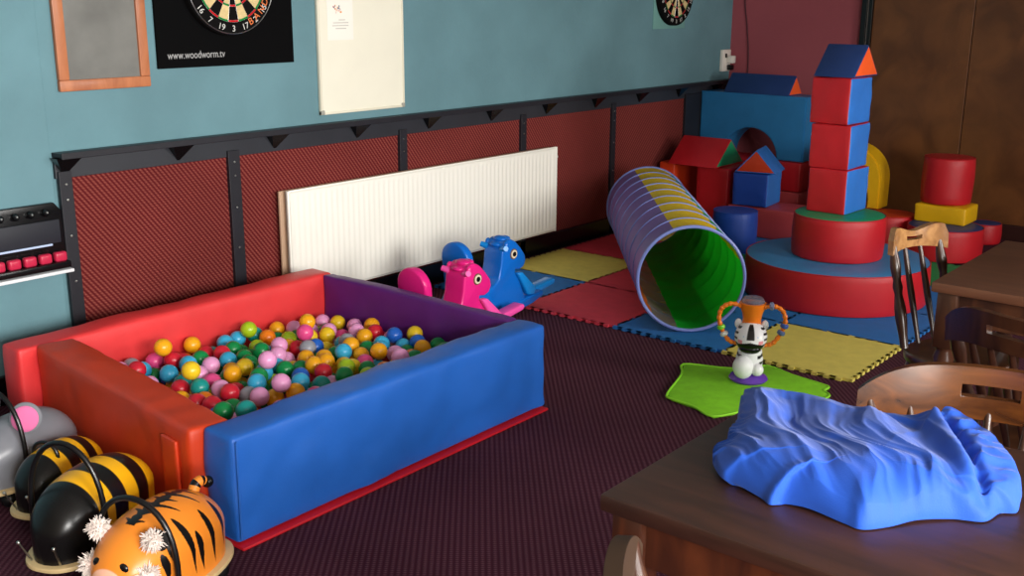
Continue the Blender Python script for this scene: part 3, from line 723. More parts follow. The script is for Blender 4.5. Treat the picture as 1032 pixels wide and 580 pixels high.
# ------------------------------------------------------------------ rocking horses
def horse(loc,rz,c_main,c_light,label,colname):
    r=empty('rocking_horse',loc,rz); tag(r,label,'rocking toy')
    mm=mat('toy_%s_plastic'%colname,c_main,rough=.28,spec=.5); ml=mat('toy_%s_trim'%colname,c_light,rough=.25,spec=.5)
    # side outline of body, neck and head (x forward, z up)
    bm=BM(); out=[(-.17,.05),(-.08,.016),(.06,.006),(.20,.012),(.30,.035),(.275,.10),(.245,.16),(.222,.20),(.225,.222),(.262,.214),(.296,.222),(.313,.250),(.306,.280),(.268,.322),(.222,.362),(.180,.380),(.145,.368),(.122,.325),(.115,.26),(.100,.20),(.055,.172),(-.06,.165),(-.14,.17),(-.175,.12)]
    b=bmesh.new(); add_prism(b,out,-.062,.062,'XZ'); bmesh.ops.triangulate(b,faces=[f for f in b.faces if len(f.verts)>4])
    merge(bm,b); body=obj('body',bm,mm,r)
    bm=BM(); add_prism(bm,out,-.060,.060,'XZ',bev=.022,seg=4)
    for v in bm.verts:
        if v.co.z>.2 and v.co.x>.19: v.co.y*=1-(v.co.x-.19)*2.2
        if v.co.z<.19: v.co.y*=1.1
    old=body.data; me=bpy.data.meshes.new('body'); bm.to_mesh(me); bm.free(); me.materials.append(mm)
    for p in me.polygons: p.use_smooth=True
    me.set_sharp_from_angle(angle=R(50)); body.data=me; bpy.data.meshes.remove(old)
    bm=BM(); add_prism(bm,[(-.17,.055),(-.08,.014),(.0,.002),(.16,.004),(.34,.032),(.42,.058),(.42,.085),(.30,.075),(.1,.05),(-.08,.055),(-.165,.09)],-.071,.071,'XZ',bev=.010,seg=2); obj('rocker_base',bm,mm,r)
    bm=BM(); add_prism(bm,[(.36,.050),(.55,.082),(.562,.100),(.55,.112),(.35,.084)],-.032,.032,'XZ',bev=.008,seg=3); tag(obj('foot_rest',bm,ml,r),'bright tongue-like front foot rest')
    for s in (-1,1):
        bm=BM(); add_prism(bm,[(.225,.205),(.262,.205),(.365,.110),(.352,.075),(.305,.080)],s*.052-.019,s*.052+.019,'XZ',bev=.010,seg=3); obj('front_leg',bm,ml,r)
    def backshape(w,z0,zc_,x0,x1,bev):
        pr=[(-w*.92,z0),(w*.92,z0)]
        for i in range(13):
            t=PI*i/12; pr.append((w*math.cos(t),zc_+w*.95*math.sin(t)))
        bm=BM(); add_prism(bm,pr,x0,x1,'YZ',bev=bev,seg=3)
        for v in bm.verts: v.co.x-=(v.co.z-.15)*.10
        return bm
    obj('seat_back',backshape(.086,.14,.325,-.125,-.080,.014),mm,r)
    obj('back_pad',backshape(.062,.18,.318,-.083,-.072,.004),ml,r)
    bm=BM(); add_prism(bm,[(-.135,.24),(-.158,.24),(-.172,.22),(-.178,.15),(-.14,.15)],-.03,.03,'XZ',bev=.010,seg=2); obj('tail',bm,mm,r)
    bm=BM()
    for px_,pz_,pr_ in ((.140,.352,.022),(.172,.374,.026),(.205,.372,.020),(.226,.358,.012)): sphere(bm,(px_,0,pz_),pr_,16,10,sc_=(1.1,1.5,.6))
    obj('mane',bm,mm,r)
    for s in (-1,1):
        bm=BM(); sphere(bm,(.150,s*.058,.350),.020,14,10,sc_=(.8,.7,1.2)); 
        obj('ear',bm,mm,r)
        bm=BM(); add_tube(bm,[(.138,s*.045,.335),(.124,s*.080,.345)],[.016,.013],12); obj('hand_grip',bm,ml,r)
        e=BM(); Mx=Matrix.Translation((.205,s*.0570,.302))@Matrix.Rotation(R(90 if s<0 else -90),4,'X')
        b=bmesh.new(); add_lathe(b,[(0,0),(.026,0),(.025,.003),(.0,.004)],24); merge(e,b,0,Mx)
        b=bmesh.new(); add_lathe(b,[(0,.003),(.0205,.003),(.020,.0055),(.0,.006)],24); merge(e,b,1,Mx)
        ey=obj('eye',e,[mat('eye_brown_rim',(110,80,60),rough=.4),mat('eye_cream',(225,212,185),rough=.4)],r)
        e=BM(); b=bmesh.new(); add_lathe(b,[(0,.005),(.0125,.005),(.0115,.008),(.0,.0085)],20); merge(e,b,0,Mx); tag(obj('pupil',e,M_blackg,ey),'black pupil')
    return r
horse((3.690,3.228,.0145),R(-2),(8,104,200),(20,140,226),'blue plastic rocking horse standing by the radiator, partly on the foam mats','blue')
horse((3.255,3.078,.002),R(-2),(226,32,128),(244,84,170),'pink plastic rocking horse behind the purple side of the ball pit','pink')

# ------------------------------------------------------------------ wheeled ride-on animals
def bug(name,x,y,yaw,Lh,Rr,hb,top,paint,label,res=(120,96)):
    """local +x = head; paint(s,phi)->rgb"""
    root=empty(name,(x,y,0),yaw); tag(root,label,'ride-on toy')
    # body
    me=bpy.data.meshes.new('body'); b=bmesh.new(); nu,nv=res
    cz=top-Rr; rings=[]
    for i in range(nu+1):
        s=-1+2*i/nu; e=(1-abs(s)**2.6)**(1/2.1) if abs(s)<1 else 0
        ring_=[]
        for k in range(nv+1):
            ph=-R(40)+R(260)*k/nv   # from right-low over top to left-low
            yy=Rr*math.cos(ph); zz=Rr*math.sin(ph)
            if ph<0 or ph>PI:
                yy=Rr*math.copysign(1,math.cos(ph))*(1-.06*abs(math.sin(ph))); zz=-(cz-hb)*min(1,abs(math.sin(ph))/math.sin(R(40)))
            zloc=cz+zz*e if zz>0 else cz+zz
            if zz<=0: zloc=cz+zz
            ring_.append(b.verts.new((s*Lh,yy*e,hb+(zloc-hb)*(e**.25 if e>0 else 0))))
        rings.append(ring_)
    for i in range(nu):
        for k in range(nv):
            try: b.faces.new((rings[i][k],rings[i+1][k],rings[i+1][k+1],rings[i][k+1]))
            except ValueError: pass
    b.verts.index_update(); bmesh.ops.recalc_face_normals(b,faces=b.faces)
    b.to_mesh(me); b.free()
    ca=me.color_attributes.new('paint','FLOAT_COLOR','POINT')
    for i in range(nu+1):
        for k in range(nv+1):
            s=-1+2*i/nu; ph=-40+260*k/nv; c=paint(s,ph); ca.data[i*(nv+1)+k].color=lin(c)
    for p in me.polygons: p.use_smooth=True
    m=_m.get('painted_shell')
    if not m:
        m=mat('painted_shell',(255,255,255),rough=.3,spec=.5); a=m.node_tree.nodes.new('ShaderNodeAttribute'); a.attribute_name='paint'
        m.node_tree.links.new(a.outputs['Color'],m.node_tree.nodes['Principled BSDF'].inputs['Base Color'])
    me.materials.append(m); o=bpy.data.objects.new('body',me); COL.objects.link(o); o.parent=root
    # base plate
    bm=BM(); bb_=bmesh.new(); pts=[]
    for i in range(64):
        t=2*PI*i/64; c,s=math.cos(t),math.sin(t); pts.append(((Lh+.016)*math.copysign(abs(c)**.8,c),(Rr+.014)*math.copysign(abs(s)**.8,s)))
    add_prism(bm,pts,hb-.014,hb,'XY',bev=.004,seg=2); obj('base_plate',bm,mat('birch_ply',(214,186,136),rough=.45,noise_amt=.05),root)
    for sx in (-1,1):
        for sy in (-1,1):
            w=BM(); add_lathe(w,[(.014,hb-.014),(.014,hb-.022),(.006,hb-.024),(.006,hb-.03)],14,(sx*Lh*.62,sy*Rr*.68,0)); sphere(w,(sx*Lh*.62,sy*Rr*.68,.0265),.0265,18,12); obj('castor',w,mat('castor_black',(16,16,18),rough=.35),root)
    return root
def hoop_handle(root,x,w,z0,z1,lean=0,r=.0075):
    pts=[]
    for i in range(21):
        t=PI*i/20; s=math.sin(t)
        pts.append((x+lean*s,w*math.cos(t)*(1+.05*s),z0+(z1-z0)*(s**.75)))
    bm=BM(); add_tube(bm,pts,r,10); tag(obj('handle',bm,mat('black_hose',(14,14,16),rough=.3,spec=.6),root),'black looped grab handle')
YEL=(240,176,20); BLK=(14,13,14); ORG=(236,138,44); GRY=(122,124,132)
def bee_paint(s,ph):
    # s=+1 head
    if s>.46: return BLK
    bands=[(.46,.20,YEL),(.20,-.04,BLK),(-.04,-.28,YEL),(-.28,-.52,BLK)]
    for a,b_,c in bands:
        if b_<s<=a: return c
    return YEL
def antenna(root,x,y,z,r=.0028):
    bm=BM(); add_tube(bm,[(x,y,z),(x+.028,y+(.010 if y>0 else -.010),z+.062)],r,8); sphere(bm,(x+.0285,y+(.010 if y>0 else -.010),z+.063),.0055,10,8); tag(obj('antenna',bm,M_steel,root),'thin metal antenna')
HB=.066
bee=bug('ride_on_bee',1.386,2.611,R(180+22),.212,.104,HB,.262,bee_paint,'larger black and yellow ride-on bee between the tiger and the small bee')
hoop_handle(bee,.105,.118,.11,.365,.0); antenna(bee,.205,.045,.070); antenna(bee,.205,-.045,.070)
sb=bug('ride_on_bee',1.455,2.925,R(180+20),.155,.082,.058,.215,bee_paint,'smaller black and yellow ride-on bee beside the grey mouse')
hoop_handle(sb,.05,.045,.18,.235,.0,.006); antenna(sb,.150,-.03,.062,.0024); antenna(sb,.150,.03,.062,.0024)
def tiger_paint(s,ph):
    # spine band along the back with curved branches, plus free side stripes
    import math as m_
    a=abs(ph-90)   # degrees from the crest
    if s<.50:
        jag=4.6+3.0*abs(m_.sin(s*30))
        if a<jag and s>-.97: return BLK
    if s<.58:
        for i,c in enumerate((.46,.27,.10,-.07,-.24,-.42,-.62)):
            ln=(16,20,34,20,38,24,22)[i]; w=.040*(1-a/ln) if a<ln else -1
            cc=c-.0045*a*(1.0)
            if w>0 and abs(s-cc)<w+.006: return BLK
        for i,(c,a0,a1) in enumerate(((.40,56,100),(.14,34,118),(-.06,66,120),(-.28,44,124),(-.56,36,118),(.52,66,110))):
            if a0<a<a1:
                u=(a-a0)/(a1-a0); w=.052*m_.sin(PI*min(1,u*1.0)**.7)
                cc=c-.0016*(a-a0)
                if abs(s-cc)<w: return BLK
    if s>.93: return (250,190,160)
    return ORG
tg=bug('ride_on_tiger',1.362,2.258,R(180+18),.208,.110,HB,.268,tiger_paint,'orange and black striped ride-on tiger with white fluffy ears, nearest the camera',res=(260,260))
hoop_handle(tg,.088,.122,.11,.318,.0)
M_fur=mat('white_fur',(228,214,206),rough=.95,spec=.1,sheen=.3)
def fluff(root,c,r,n,name='fur_tuft',ln=.02,seed=1,m=None):
    rr=random.Random(seed); bm=BM(); sphere(bm,c,r*.85,16,10)
    for i in range(n):
        d=Vector((rr.gauss(0,1),rr.gauss(0,1),rr.gauss(0,1))).normalized(); p=Vector(c)+d*r*.7; q=p+d*(r*.3+ln*rr.random())+Vector((rr.gauss(0,1),rr.gauss(0,1),rr.gauss(0,1)))*.004
        add_tube(bm,[p,(p+q)/2+Vector((0,0,.002)),q],[.0026,.0020,.0004],4,cap=False)
    o=obj(name,bm,m or M_fur,root); return o
for s in (-1,1):
    bm=BM(); sphere(bm,(.105,s*.088,.232),.026,16,10,sc_=(.45,1,1.1)); tag(obj('ear',bm,mat('black_felt',(20,18,18),rough=.9),tg),'black felt ear back')
    fluff(tg,(.120,s*.082,.236),.024,420,'ear_fur',.007,seed=3+s)
    fluff(tg,(.150,s*.080,.155),.028,420,'cheek_fur',.009,seed=6+s)
    bm=BM(); sphere(bm,(.178,s*.038,.182),.0145,14,10,sc_=(.5,1,1)); obj('eye',bm,M_blackg,tg)
bm=BM(); add_tube(bm,smooth_path([(-.140,0,.232),(-.155,.0,.250),(-.170,.006,.254),(-.188,.010,.244)],6),[.015]*12+[.013]*7,12,mi=[0]*4+[1]*3+[0]*4+[1]*2+[0]*1+[1]*5); sphere(bm,(-.190,.010,.243),.0165,12,8,mi=1)
obj('tail',bm,[mat('tail_orange',ORG,rough=.5),M_blackg],tg)
bm=BM(); sphere(bm,(.192,0,.145),.012,12,8,sc_=(.6,1.3,1)); tag(obj('nose',bm,mat('nose_pink',(226,120,120),rough=.5),tg),'pink nose')
ms=bug('ride_on_mouse',1.455,3.150,R(180+12),.185,.100,HB,.252,lambda s,p:GRY,'grey ride-on mouse with pink-lined ears at the left edge')
hoop_handle(ms,.075,.112,.11,.345,.0)
for s in (-1,1):
    bm=BM(); sphere(bm,(0,0,0),.048,22,14,sc_=(.28,1,1),M=Matrix.Rotation(R(-18),3,'Y')); tag(obj('ear',bm,mat('grey_felt',(126,128,136),rough=.9),ms,loc=(.030,s*.070,.258),rot=(0,0,R(s*38))),'grey felt ear')
    bm=BM(); sphere(bm,(.009,0,0),.040,22,14,sc_=(.25,1,1),M=Matrix.Rotation(R(-18),3,'Y')); tag(obj('ear_lining',bm,mat('pink_felt',(228,116,168),rough=.9),ms,loc=(.030,s*.070,.258),rot=(0,0,R(s*38))),'pink ear lining')
    bm=BM(); sphere(bm,(.150,s*.052,.180),.0095,12,8); obj('eye',bm,M_blackg,ms)

# ------------------------------------------------------------------ zebra toy and green mat
ZX,ZY=3.80,1.862
zy=R(180+26)
bm=BM()
gp=[(3.80,2.16),(3.68,2.10),(3.455,2.03),(3.415,1.99),(3.40,1.88),(3.36,1.775),(3.50,1.70),(3.55,1.60),(3.60,1.47),(3.68,1.46),(3.76,1.53),(3.845,1.535),(3.88,1.575),(3.93,1.575),(3.945,1.61),(3.97,1.75),(4.01,1.88),(3.92,1.93),(3.86,2.02)]
b=bmesh.new(); add_prism(b,[(p[0]-ZX,p[1]-ZY) for p in gp],0,.012,'XY',bev=.004,seg=2); merge(bm,b)
root=empty('leaf_mat',(ZX,ZY,.001)); tag(root,'lime green padded star-shaped mat on the carpet under the zebra toy','mat')
obj('pad',bm,mat('lime_plush',(128,204,28),rough=.8,noise_amt=.08,noise_scale=30,bump=.5,bump_scale=300),root)
bm=BM(); ep=smooth_path([(p[0]-ZX,p[1]-ZY,.010) for p in gp],4,closed=True); add_tube(bm,ep,.005,6,closed=True); obj('edging',bm,mat('lime_edging',(140,214,40),rough=.7),root)
zb=empty('zebra_toy',(ZX,ZY,.0135),zy); tag(zb,'black and white zebra baby toy with orange looped handles on a purple base','toy')
bm=BM(); add_lathe(bm,[(0,0),(.072,0),(.078,.008),(.070,.020),(.045,.030),(.038,.042),(0,.042)],40); obj('base',bm,mat('purple_translucent',(104,62,176),rough=.15,spec=.6,trans=.15),zb)
def zebra_mesh(name,verts_fn,nu,nv,stripe,parent,loc=(0,0,0)):
    me=bpy.data.meshes.new(name); b=bmesh.new(); rings=[]
    for i in range(nu+1):
        rings.append([b.verts.new(verts_fn(i/nu,k/nv)) for k in range(nv)])
    for i in range(nu):
        for k in range(nv): b.faces.new((rings[i][k],rings[i][(k+1)%nv],rings[i+1][(k+1)%nv],rings[i+1][k]))
    bmesh.ops.recalc_face_normals(b,faces=b.faces); b.to_mesh(me); b.free()
    ca=me.color_attributes.new('paint','FLOAT_COLOR','POINT')
    for i in range(nu+1):
        for k in range(nv): ca.data[i*nv+k].color=lin(stripe(i/nu,k/nv))
    for p in me.polygons: p.use_smooth=True
    me.materials.append(_m['painted_shell']); o=bpy.data.objects.new(name,me); COL.objects.link(o); o.parent=parent; o.location=loc; return o
WHT=(236,236,238)
def body_v(u,v):
    prof=[(.001,.035),(.040,.036),(.052,.06),(.054,.09),(.048,.125),(.036,.15),(.001,.16)]
    f=u*(len(prof)-1); i=min(int(f),len(prof)-2); t=f-i; r=prof[i][0]*(1-t)+prof[i+1][0]*t; z=prof[i][1]*(1-t)+prof[i+1][1]*t
    a=2*PI*v; return Vector((r*math.cos(a),r*math.sin(a),z))
def body_s(u,v):
    a=(v*360+180)%360-180  # 0 = front
    if abs(a)>38 and math.sin(u*46+math.cos(v*2*PI*2)*1.2)>.15: return BLK
    return WHT
zebra_mesh('body',body_v,48,72,body_s,zb)
bm=BM(); sphere(bm,(.045,-.022,.066),.042,20,14,sc_=(1,1,1.15)); obj('foot',bm,mat('zebra_white',WHT,rough=.35),zb)
bm=BM(); sphere(bm,(.042,.032,.058),.026,20,14); obj('foot',bm,mat('zebra_white',WHT,rough=.35),zb)
bm=BM(); add_tube(bm,[(.058,-.046,.075),(.071,-.030,.080),(.074,-.012,.076)],.004,8); obj('red_ribbon',bm,mat('ribbon_red',(206,50,70),rough=.5),zb)
def head_v(u,v):
    a=2*PI*v; z=-1+2*u; r=math.sqrt(max(1e-6,1-z*z)); x=r*math.cos(a); y=r*math.sin(a)
    return Vector((.060*x+ (.018*max(0,x)*max(0,.4-z)),.064*y,.062*z))
def head_s(u,v):
    a=(v*360+180)%360-180; z=-1+2*u
    if abs(a)>52 and math.sin(u*38+abs(a)*.02)>.25: return BLK
    if abs(a)<13 and .05<z<.92: return BLK
    if abs(a)<62 and -.62<z<-.22+.25*(1-abs(a)/62)-.12: return BLK
    if 30<abs(a)<52 and -.25<z<.0: return (236,150,160)
    return WHT
zebra_mesh('head',head_v,60,90,head_s,zb,(.022,0,.188))
for s in (-1,1):
    bm=BM(); sphere(bm,(.074,s*.024,.196),.0085,14,10,sc_=(.6,1,1.2)); tag(obj('eye',bm,mat('eye_pale_blue',(140,180,226),rough=.25),zb),'pale blue eye')
    bm=BM(); sphere(bm,(.0,s*.052,.232),.018,14,10,sc_=(.5,.8,1.2),mi=0); obj('ear',bm,mat('zebra_white',WHT),zb)
bm=BM(); sphere(bm,(.068,0,.150),.026,16,10,sc_=(.8,1.55,.75)); obj('muzzle',bm,M_blackg,zb)
M_or=mat('orange_plastic',(238,124,30),rough=.3)
bm=BM(); add_lathe(bm,[(.0,.235),(.038,.236),(.036,.256),(.040,.280),(.050,.303),(.053,.322),(.046,.324),(.038,.312),(0,.308)],36); obj('cup',bm,M_or,zb)
bm=BM(); add_lathe(bm,[(.045,.316),(.047,.328),(.038,.343),(.018,.349),(0,.350)],32); obj('rattle_dome',bm,mat('smoky_clear_plastic',(150,152,170),rough=.1,trans=.6,alpha=.8),zb)
for s in (-1,1):
    pts=smooth_path([(.02,s*.045,.312),(.02,s*.085,.318),(.02,s*.118,.298),(.02,s*.128,.255),(.02,s*.112,.205),(.02,s*.085,.165),(.02,s*.052,.155)],7)
    n=len(pts); rad=[.0088+.0018*math.sin(i*1.9) for i in range(n)]
    bm=BM(); add_tube(bm,pts,rad,12); hd_=obj('loop_handle',bm,M_or,zb)
    if s<0: spec_=[(.62,(120,206,40),'lime'),(.70,(222,224,226),'white')]
    else: spec_=[(.12,(120,128,160),'grey blue'),(.55,(70,100,176),'blue'),(.64,(90,110,150),'slate')]
    for f,c,nm in spec_:
        i=int(f*n); t=(pts[i+1]-pts[i-1]).normalized(); bm=BM(); add_lathe(bm,[(.008,-.010),(.0155,-.006),(.0165,0),(.0155,.006),(.008,.010)],16,M=Matrix.Translation(pts[i])@t.to_track_quat('Z','Y').to_matrix().to_4x4())
        tag(obj('bead',bm,mat('bead_'+nm.replace(' ','_'),c,rough=.3),hd_),nm+' bead threaded on the handle')

# ------------------------------------------------------------------ tables
def turned_leg(bm,x,y,h,w=.055):
    add_box(bm,x-w/2,x+w/2,y-w/2,y+w/2,h-.16,h,bev=.004)
    add_lathe(bm,[(.018,0),(.022,.03),(.019,.08),(.027,.16),(.024,.30),(.030,.40),(.022,.50),(.029,.53),(.022,.55),(.026,h-.16)],24,(x,y,0))
def table(x0,x1,y0,y1,h,m,label,mleg):
    r=empty('pub_table',((x0+x1)/2,(y0+y1)/2,0)); tag(r,label,'table'); w=(x1-x0)/2; d=(y1-y0)/2
    bm=BM(); add_box(bm,-w,w,-d,d,h-.028,h,bev=.004,seg=2); obj('table_top',bm,m,r)
    i=.030
    for nm,c in (('x',((-w+i,w-i,-d+i,-d+i+.02),(-w+i,w-i,d-i-.02,d-i))),('y',((-w+i,-w+i+.02,-d+i,d-i),(w-i-.02,w-i,-d+i,d-i)))):
        for q in c:
            bm=BM(); add_box(bm,q[0],q[1],q[2],q[3],h-.115,h-.028,bev=.002); obj('apron',bm,mleg,r,smooth=False)
    for sx in (-1,1):
        for sy in (-1,1):
            bm=BM(); turned_leg(bm,sx*(w-i-.012),sy*(d-i-.012),h-.028); obj('leg',bm,mleg,r)
    return r
M_leg=wood_mat('orange_brown_leg_wood',(58,27,14),(92,45,22),rough=.3,scale=(9,9,2),coat=.5)
table(1.288,1.90,-.42,.87,.75,M_table,'dark brown pub table in the right foreground carrying the crumpled blue fabric',M_leg)
table(2.960,3.66,-.40,.922,.75,M_table2,'brown pub table further back at the right, behind the chairs',M_chair)

# ------------------------------------------------------------------ chairs
def chair(x,y,face,W,seat_w,zc,label,nsp=4,crest_h=.085,m_cr=None,curve=.05,crest_style='arch',ln=.16):
    """origin below crest centre; face = heading (rad) the sitter looks at. local +x = sitter's front"""
    r=empty('spindle_back_chair',(x,y,0),face); tag(r,label,'chair'); mc=m_cr or M_chair
    sd=seat_w*.98; sx=.055+sd/2   # seat centre offset from the crest
    bm=BM(); pts=[]
    for i in range(40):
        t=2*PI*i/40; c,s=math.cos(t),math.sin(t); pts.append((sx+sd/2*math.copysign(abs(c)**.75,c),seat_w/2*math.copysign(abs(s)**.75,s)))
    add_prism(bm,pts,.415,.450,'XY',bev=.010,seg=3); obj('seat',bm,M_chair,r)
    lw=seat_w/2*.70
    for ax_ in (-1,1):
        for sy in (-1,1):
            top=Vector((sx+ax_*sd*.32,sy*lw*.92,.42)); bot=Vector((sx+ax_*sd*.50,sy*lw*1.28,0.0))
            n=14; pr=[.013,.015,.017,.020,.022,.021,.017,.022,.017,.021,.022,.019,.016,.014]
            bm=BM(); add_tube(bm,[bot.lerp(top,i/(n-1)) for i in range(n)],pr,12); obj('leg',bm,M_chair,r)
    for sy in (-1,1):
        bm=BM(); add_tube(bm,[(sx-sd*.43,sy*lw*1.13,.17),(sx,sy*lw*1.14,.17),(sx+sd*.43,sy*lw*1.13,.17)],[.009,.013,.009],10); obj('stretcher',bm,M_chair,r)
    bm=BM(); add_tube(bm,[(sx,-lw*1.14,.17),(sx,0,.17),(sx,lw*1.14,.17)],[.009,.013,.009],10); obj('stretcher',bm,M_chair,r)
    # crest rail: curved board with hand slot, ends swelling
    bm=BM(); n=36; nz=8; t_=.022; zb_=zc-crest_h
    def cx(v): return curve*(2*v/W)**2*1.0
    def zlo(v):
        u=abs(2*v/W)
        return zb_+(.012*(1-u*u)) if crest_style=='knob' else zb_-.03*u**3
    def zhi(v):
        u=abs(2*v/W)
        if crest_style=='knob': return zc-.010*math.cos(u*PI*1.3)-.0-(.03*max(0,u-.88)/.12)
        return zc-.055*u**4
    slot=(-.055*min(1,W/.4)-.0,.055*min(1,W/.4)); sz0,sz1=.42,.66
    vs=[]; cols=[]
    brk=[-W/2+W*i/n for i in range(n+1)]; brk=sorted(set([round(q,5) for q in brk]+[slot[0],slot[1]]))
    fz=[0,.15,.3,sz0,sz1,.8,.92,1]
    for v in brk:
        c=[]
        for f in fz:
            z=zlo(v)*(1-f)+zhi(v)*f; lean=-(z-.45)*ln
            c.append((bm.verts.new((cx(v)+lean,v,z)),bm.verts.new((cx(v)+lean-t_,v,z))))
        cols.append(c)
    def insl(i): m_=(brk[i]+brk[i+1])/2; return slot[0]<m_<slot[1]
    for i in range(len(brk)-1):
        for k in range(len(fz)-1):
            hole=insl(i) and fz[k]==sz0
            a,b_,c,d=cols[i][k],cols[i+1][k],cols[i+1][k+1],cols[i][k+1]
            if not hole:
                bm.faces.new((a[0],b_[0],c[0],d[0])); bm.faces.new((a[1],d[1],c[1],b_[1]))
            else:
                bm.faces.new((a[0],a[1],b_[1],b_[0])); bm.faces.new((d[0],c[0],c[1],d[1]))
                if not insl(i-1): bm.faces.new((a[0],d[0],d[1],a[1]))
                if not insl(i+1): bm.faces.new((b_[0],b_[1],c[1],c[0]))
        bm.faces.new((cols[i][0][0],cols[i][0][1],cols[i+1][0][1],cols[i+1][0][0])); bm.faces.new((cols[i][-1][0],cols[i+1][-1][0],cols[i+1][-1][1],cols[i][-1][1]))
    for e in (0,-1):
        for k in range(len(fz)-1): bm.faces.new((cols[e][k][0],cols[e][k+1][0],cols[e][k+1][1],cols[e][k][1]))
    bmesh.ops.recalc_face_normals(bm,faces=bm.faces)
    sharp=[e for e in bm.edges if len(e.link_faces)==2 and e.link_faces[0].normal.dot(e.link_faces[1].normal)<.5]
    bmesh.ops.bevel(bm,geom=sharp,offset=.005,segments=2,affect='EDGES',clamp_overlap=True)
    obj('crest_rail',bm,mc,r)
    zs_=zb_+.015
    def backpt(v,z): return Vector((cx(v)-(z-.45)*ln-t_/2+.0*v,v,z))
    for sy in (-1,1):
        v=sy*(W/2-.022); top=backpt(v,zs_+.01); bot=Vector((sx-sd*.40,sy*seat_w/2*.72,.445)); n=16
        prf=[.013,.013,.014,.016,.018,.0185,.018,.015,.012,.016,.012,.015,.017,.015,.012,.011]
        bm=BM(); add_tube(bm,[bot.lerp(top,i/(n-1)) for i in range(n)],prf,12); obj('back_post',bm,M_chair,r)
    for i in range(nsp):
        u=(i+1)/(nsp+1)*2-1; v=u*(W/2-.022); top=backpt(v,zs_+.012); bot=Vector((sx-sd*.44+.015*u*u,u*seat_w/2*.72,.445)); n=9
        bm=BM(); add_tube(bm,[bot.lerp(top,k/(n-1)) for k in range(n)],[.007,.0075,.009,.0105,.011,.010,.009,.0075,.0065],10); obj('spindle',bm,M_chair,r)
    return r
chair(3.410,1.118,math.atan2(-.93,-.37),.25,.31,.800,'spindle-back chair with window sheen painted pale on its top rail, standing beside the far table',nsp=2,crest_h=.072,m_cr=M_chairl,curve=.03,crest_style='knob',ln=.05)
chair(2.50,.56,math.atan2(-.29,.95),.38,.38,.835,'dark spindle-back chair drawn up to the near side of the far table',nsp=5,curve=.05)
chair(2.15,.53,math.atan2(-.28,-.96),.50,.40,.785,'nearest dark chair with a wide curved top rail, behind the blue fabric',nsp=5,crest_h=.105,curve=.07,m_cr=wood_mat('chair_amber_wood',(56,28,10),(104,58,22),rough=.22,scale=(9,2,9),coat=.35))
chair(.902,.575,math.atan2(-.82,.57),.40,.38,.875,'chair at the bottom edge of the photo whose rail end covers the front table leg',nsp=5,crest_h=.065,curve=.032,ln=.0,m_cr=mat('dull_dark_wood',(52,36,24),rough=.6,spec=.3))

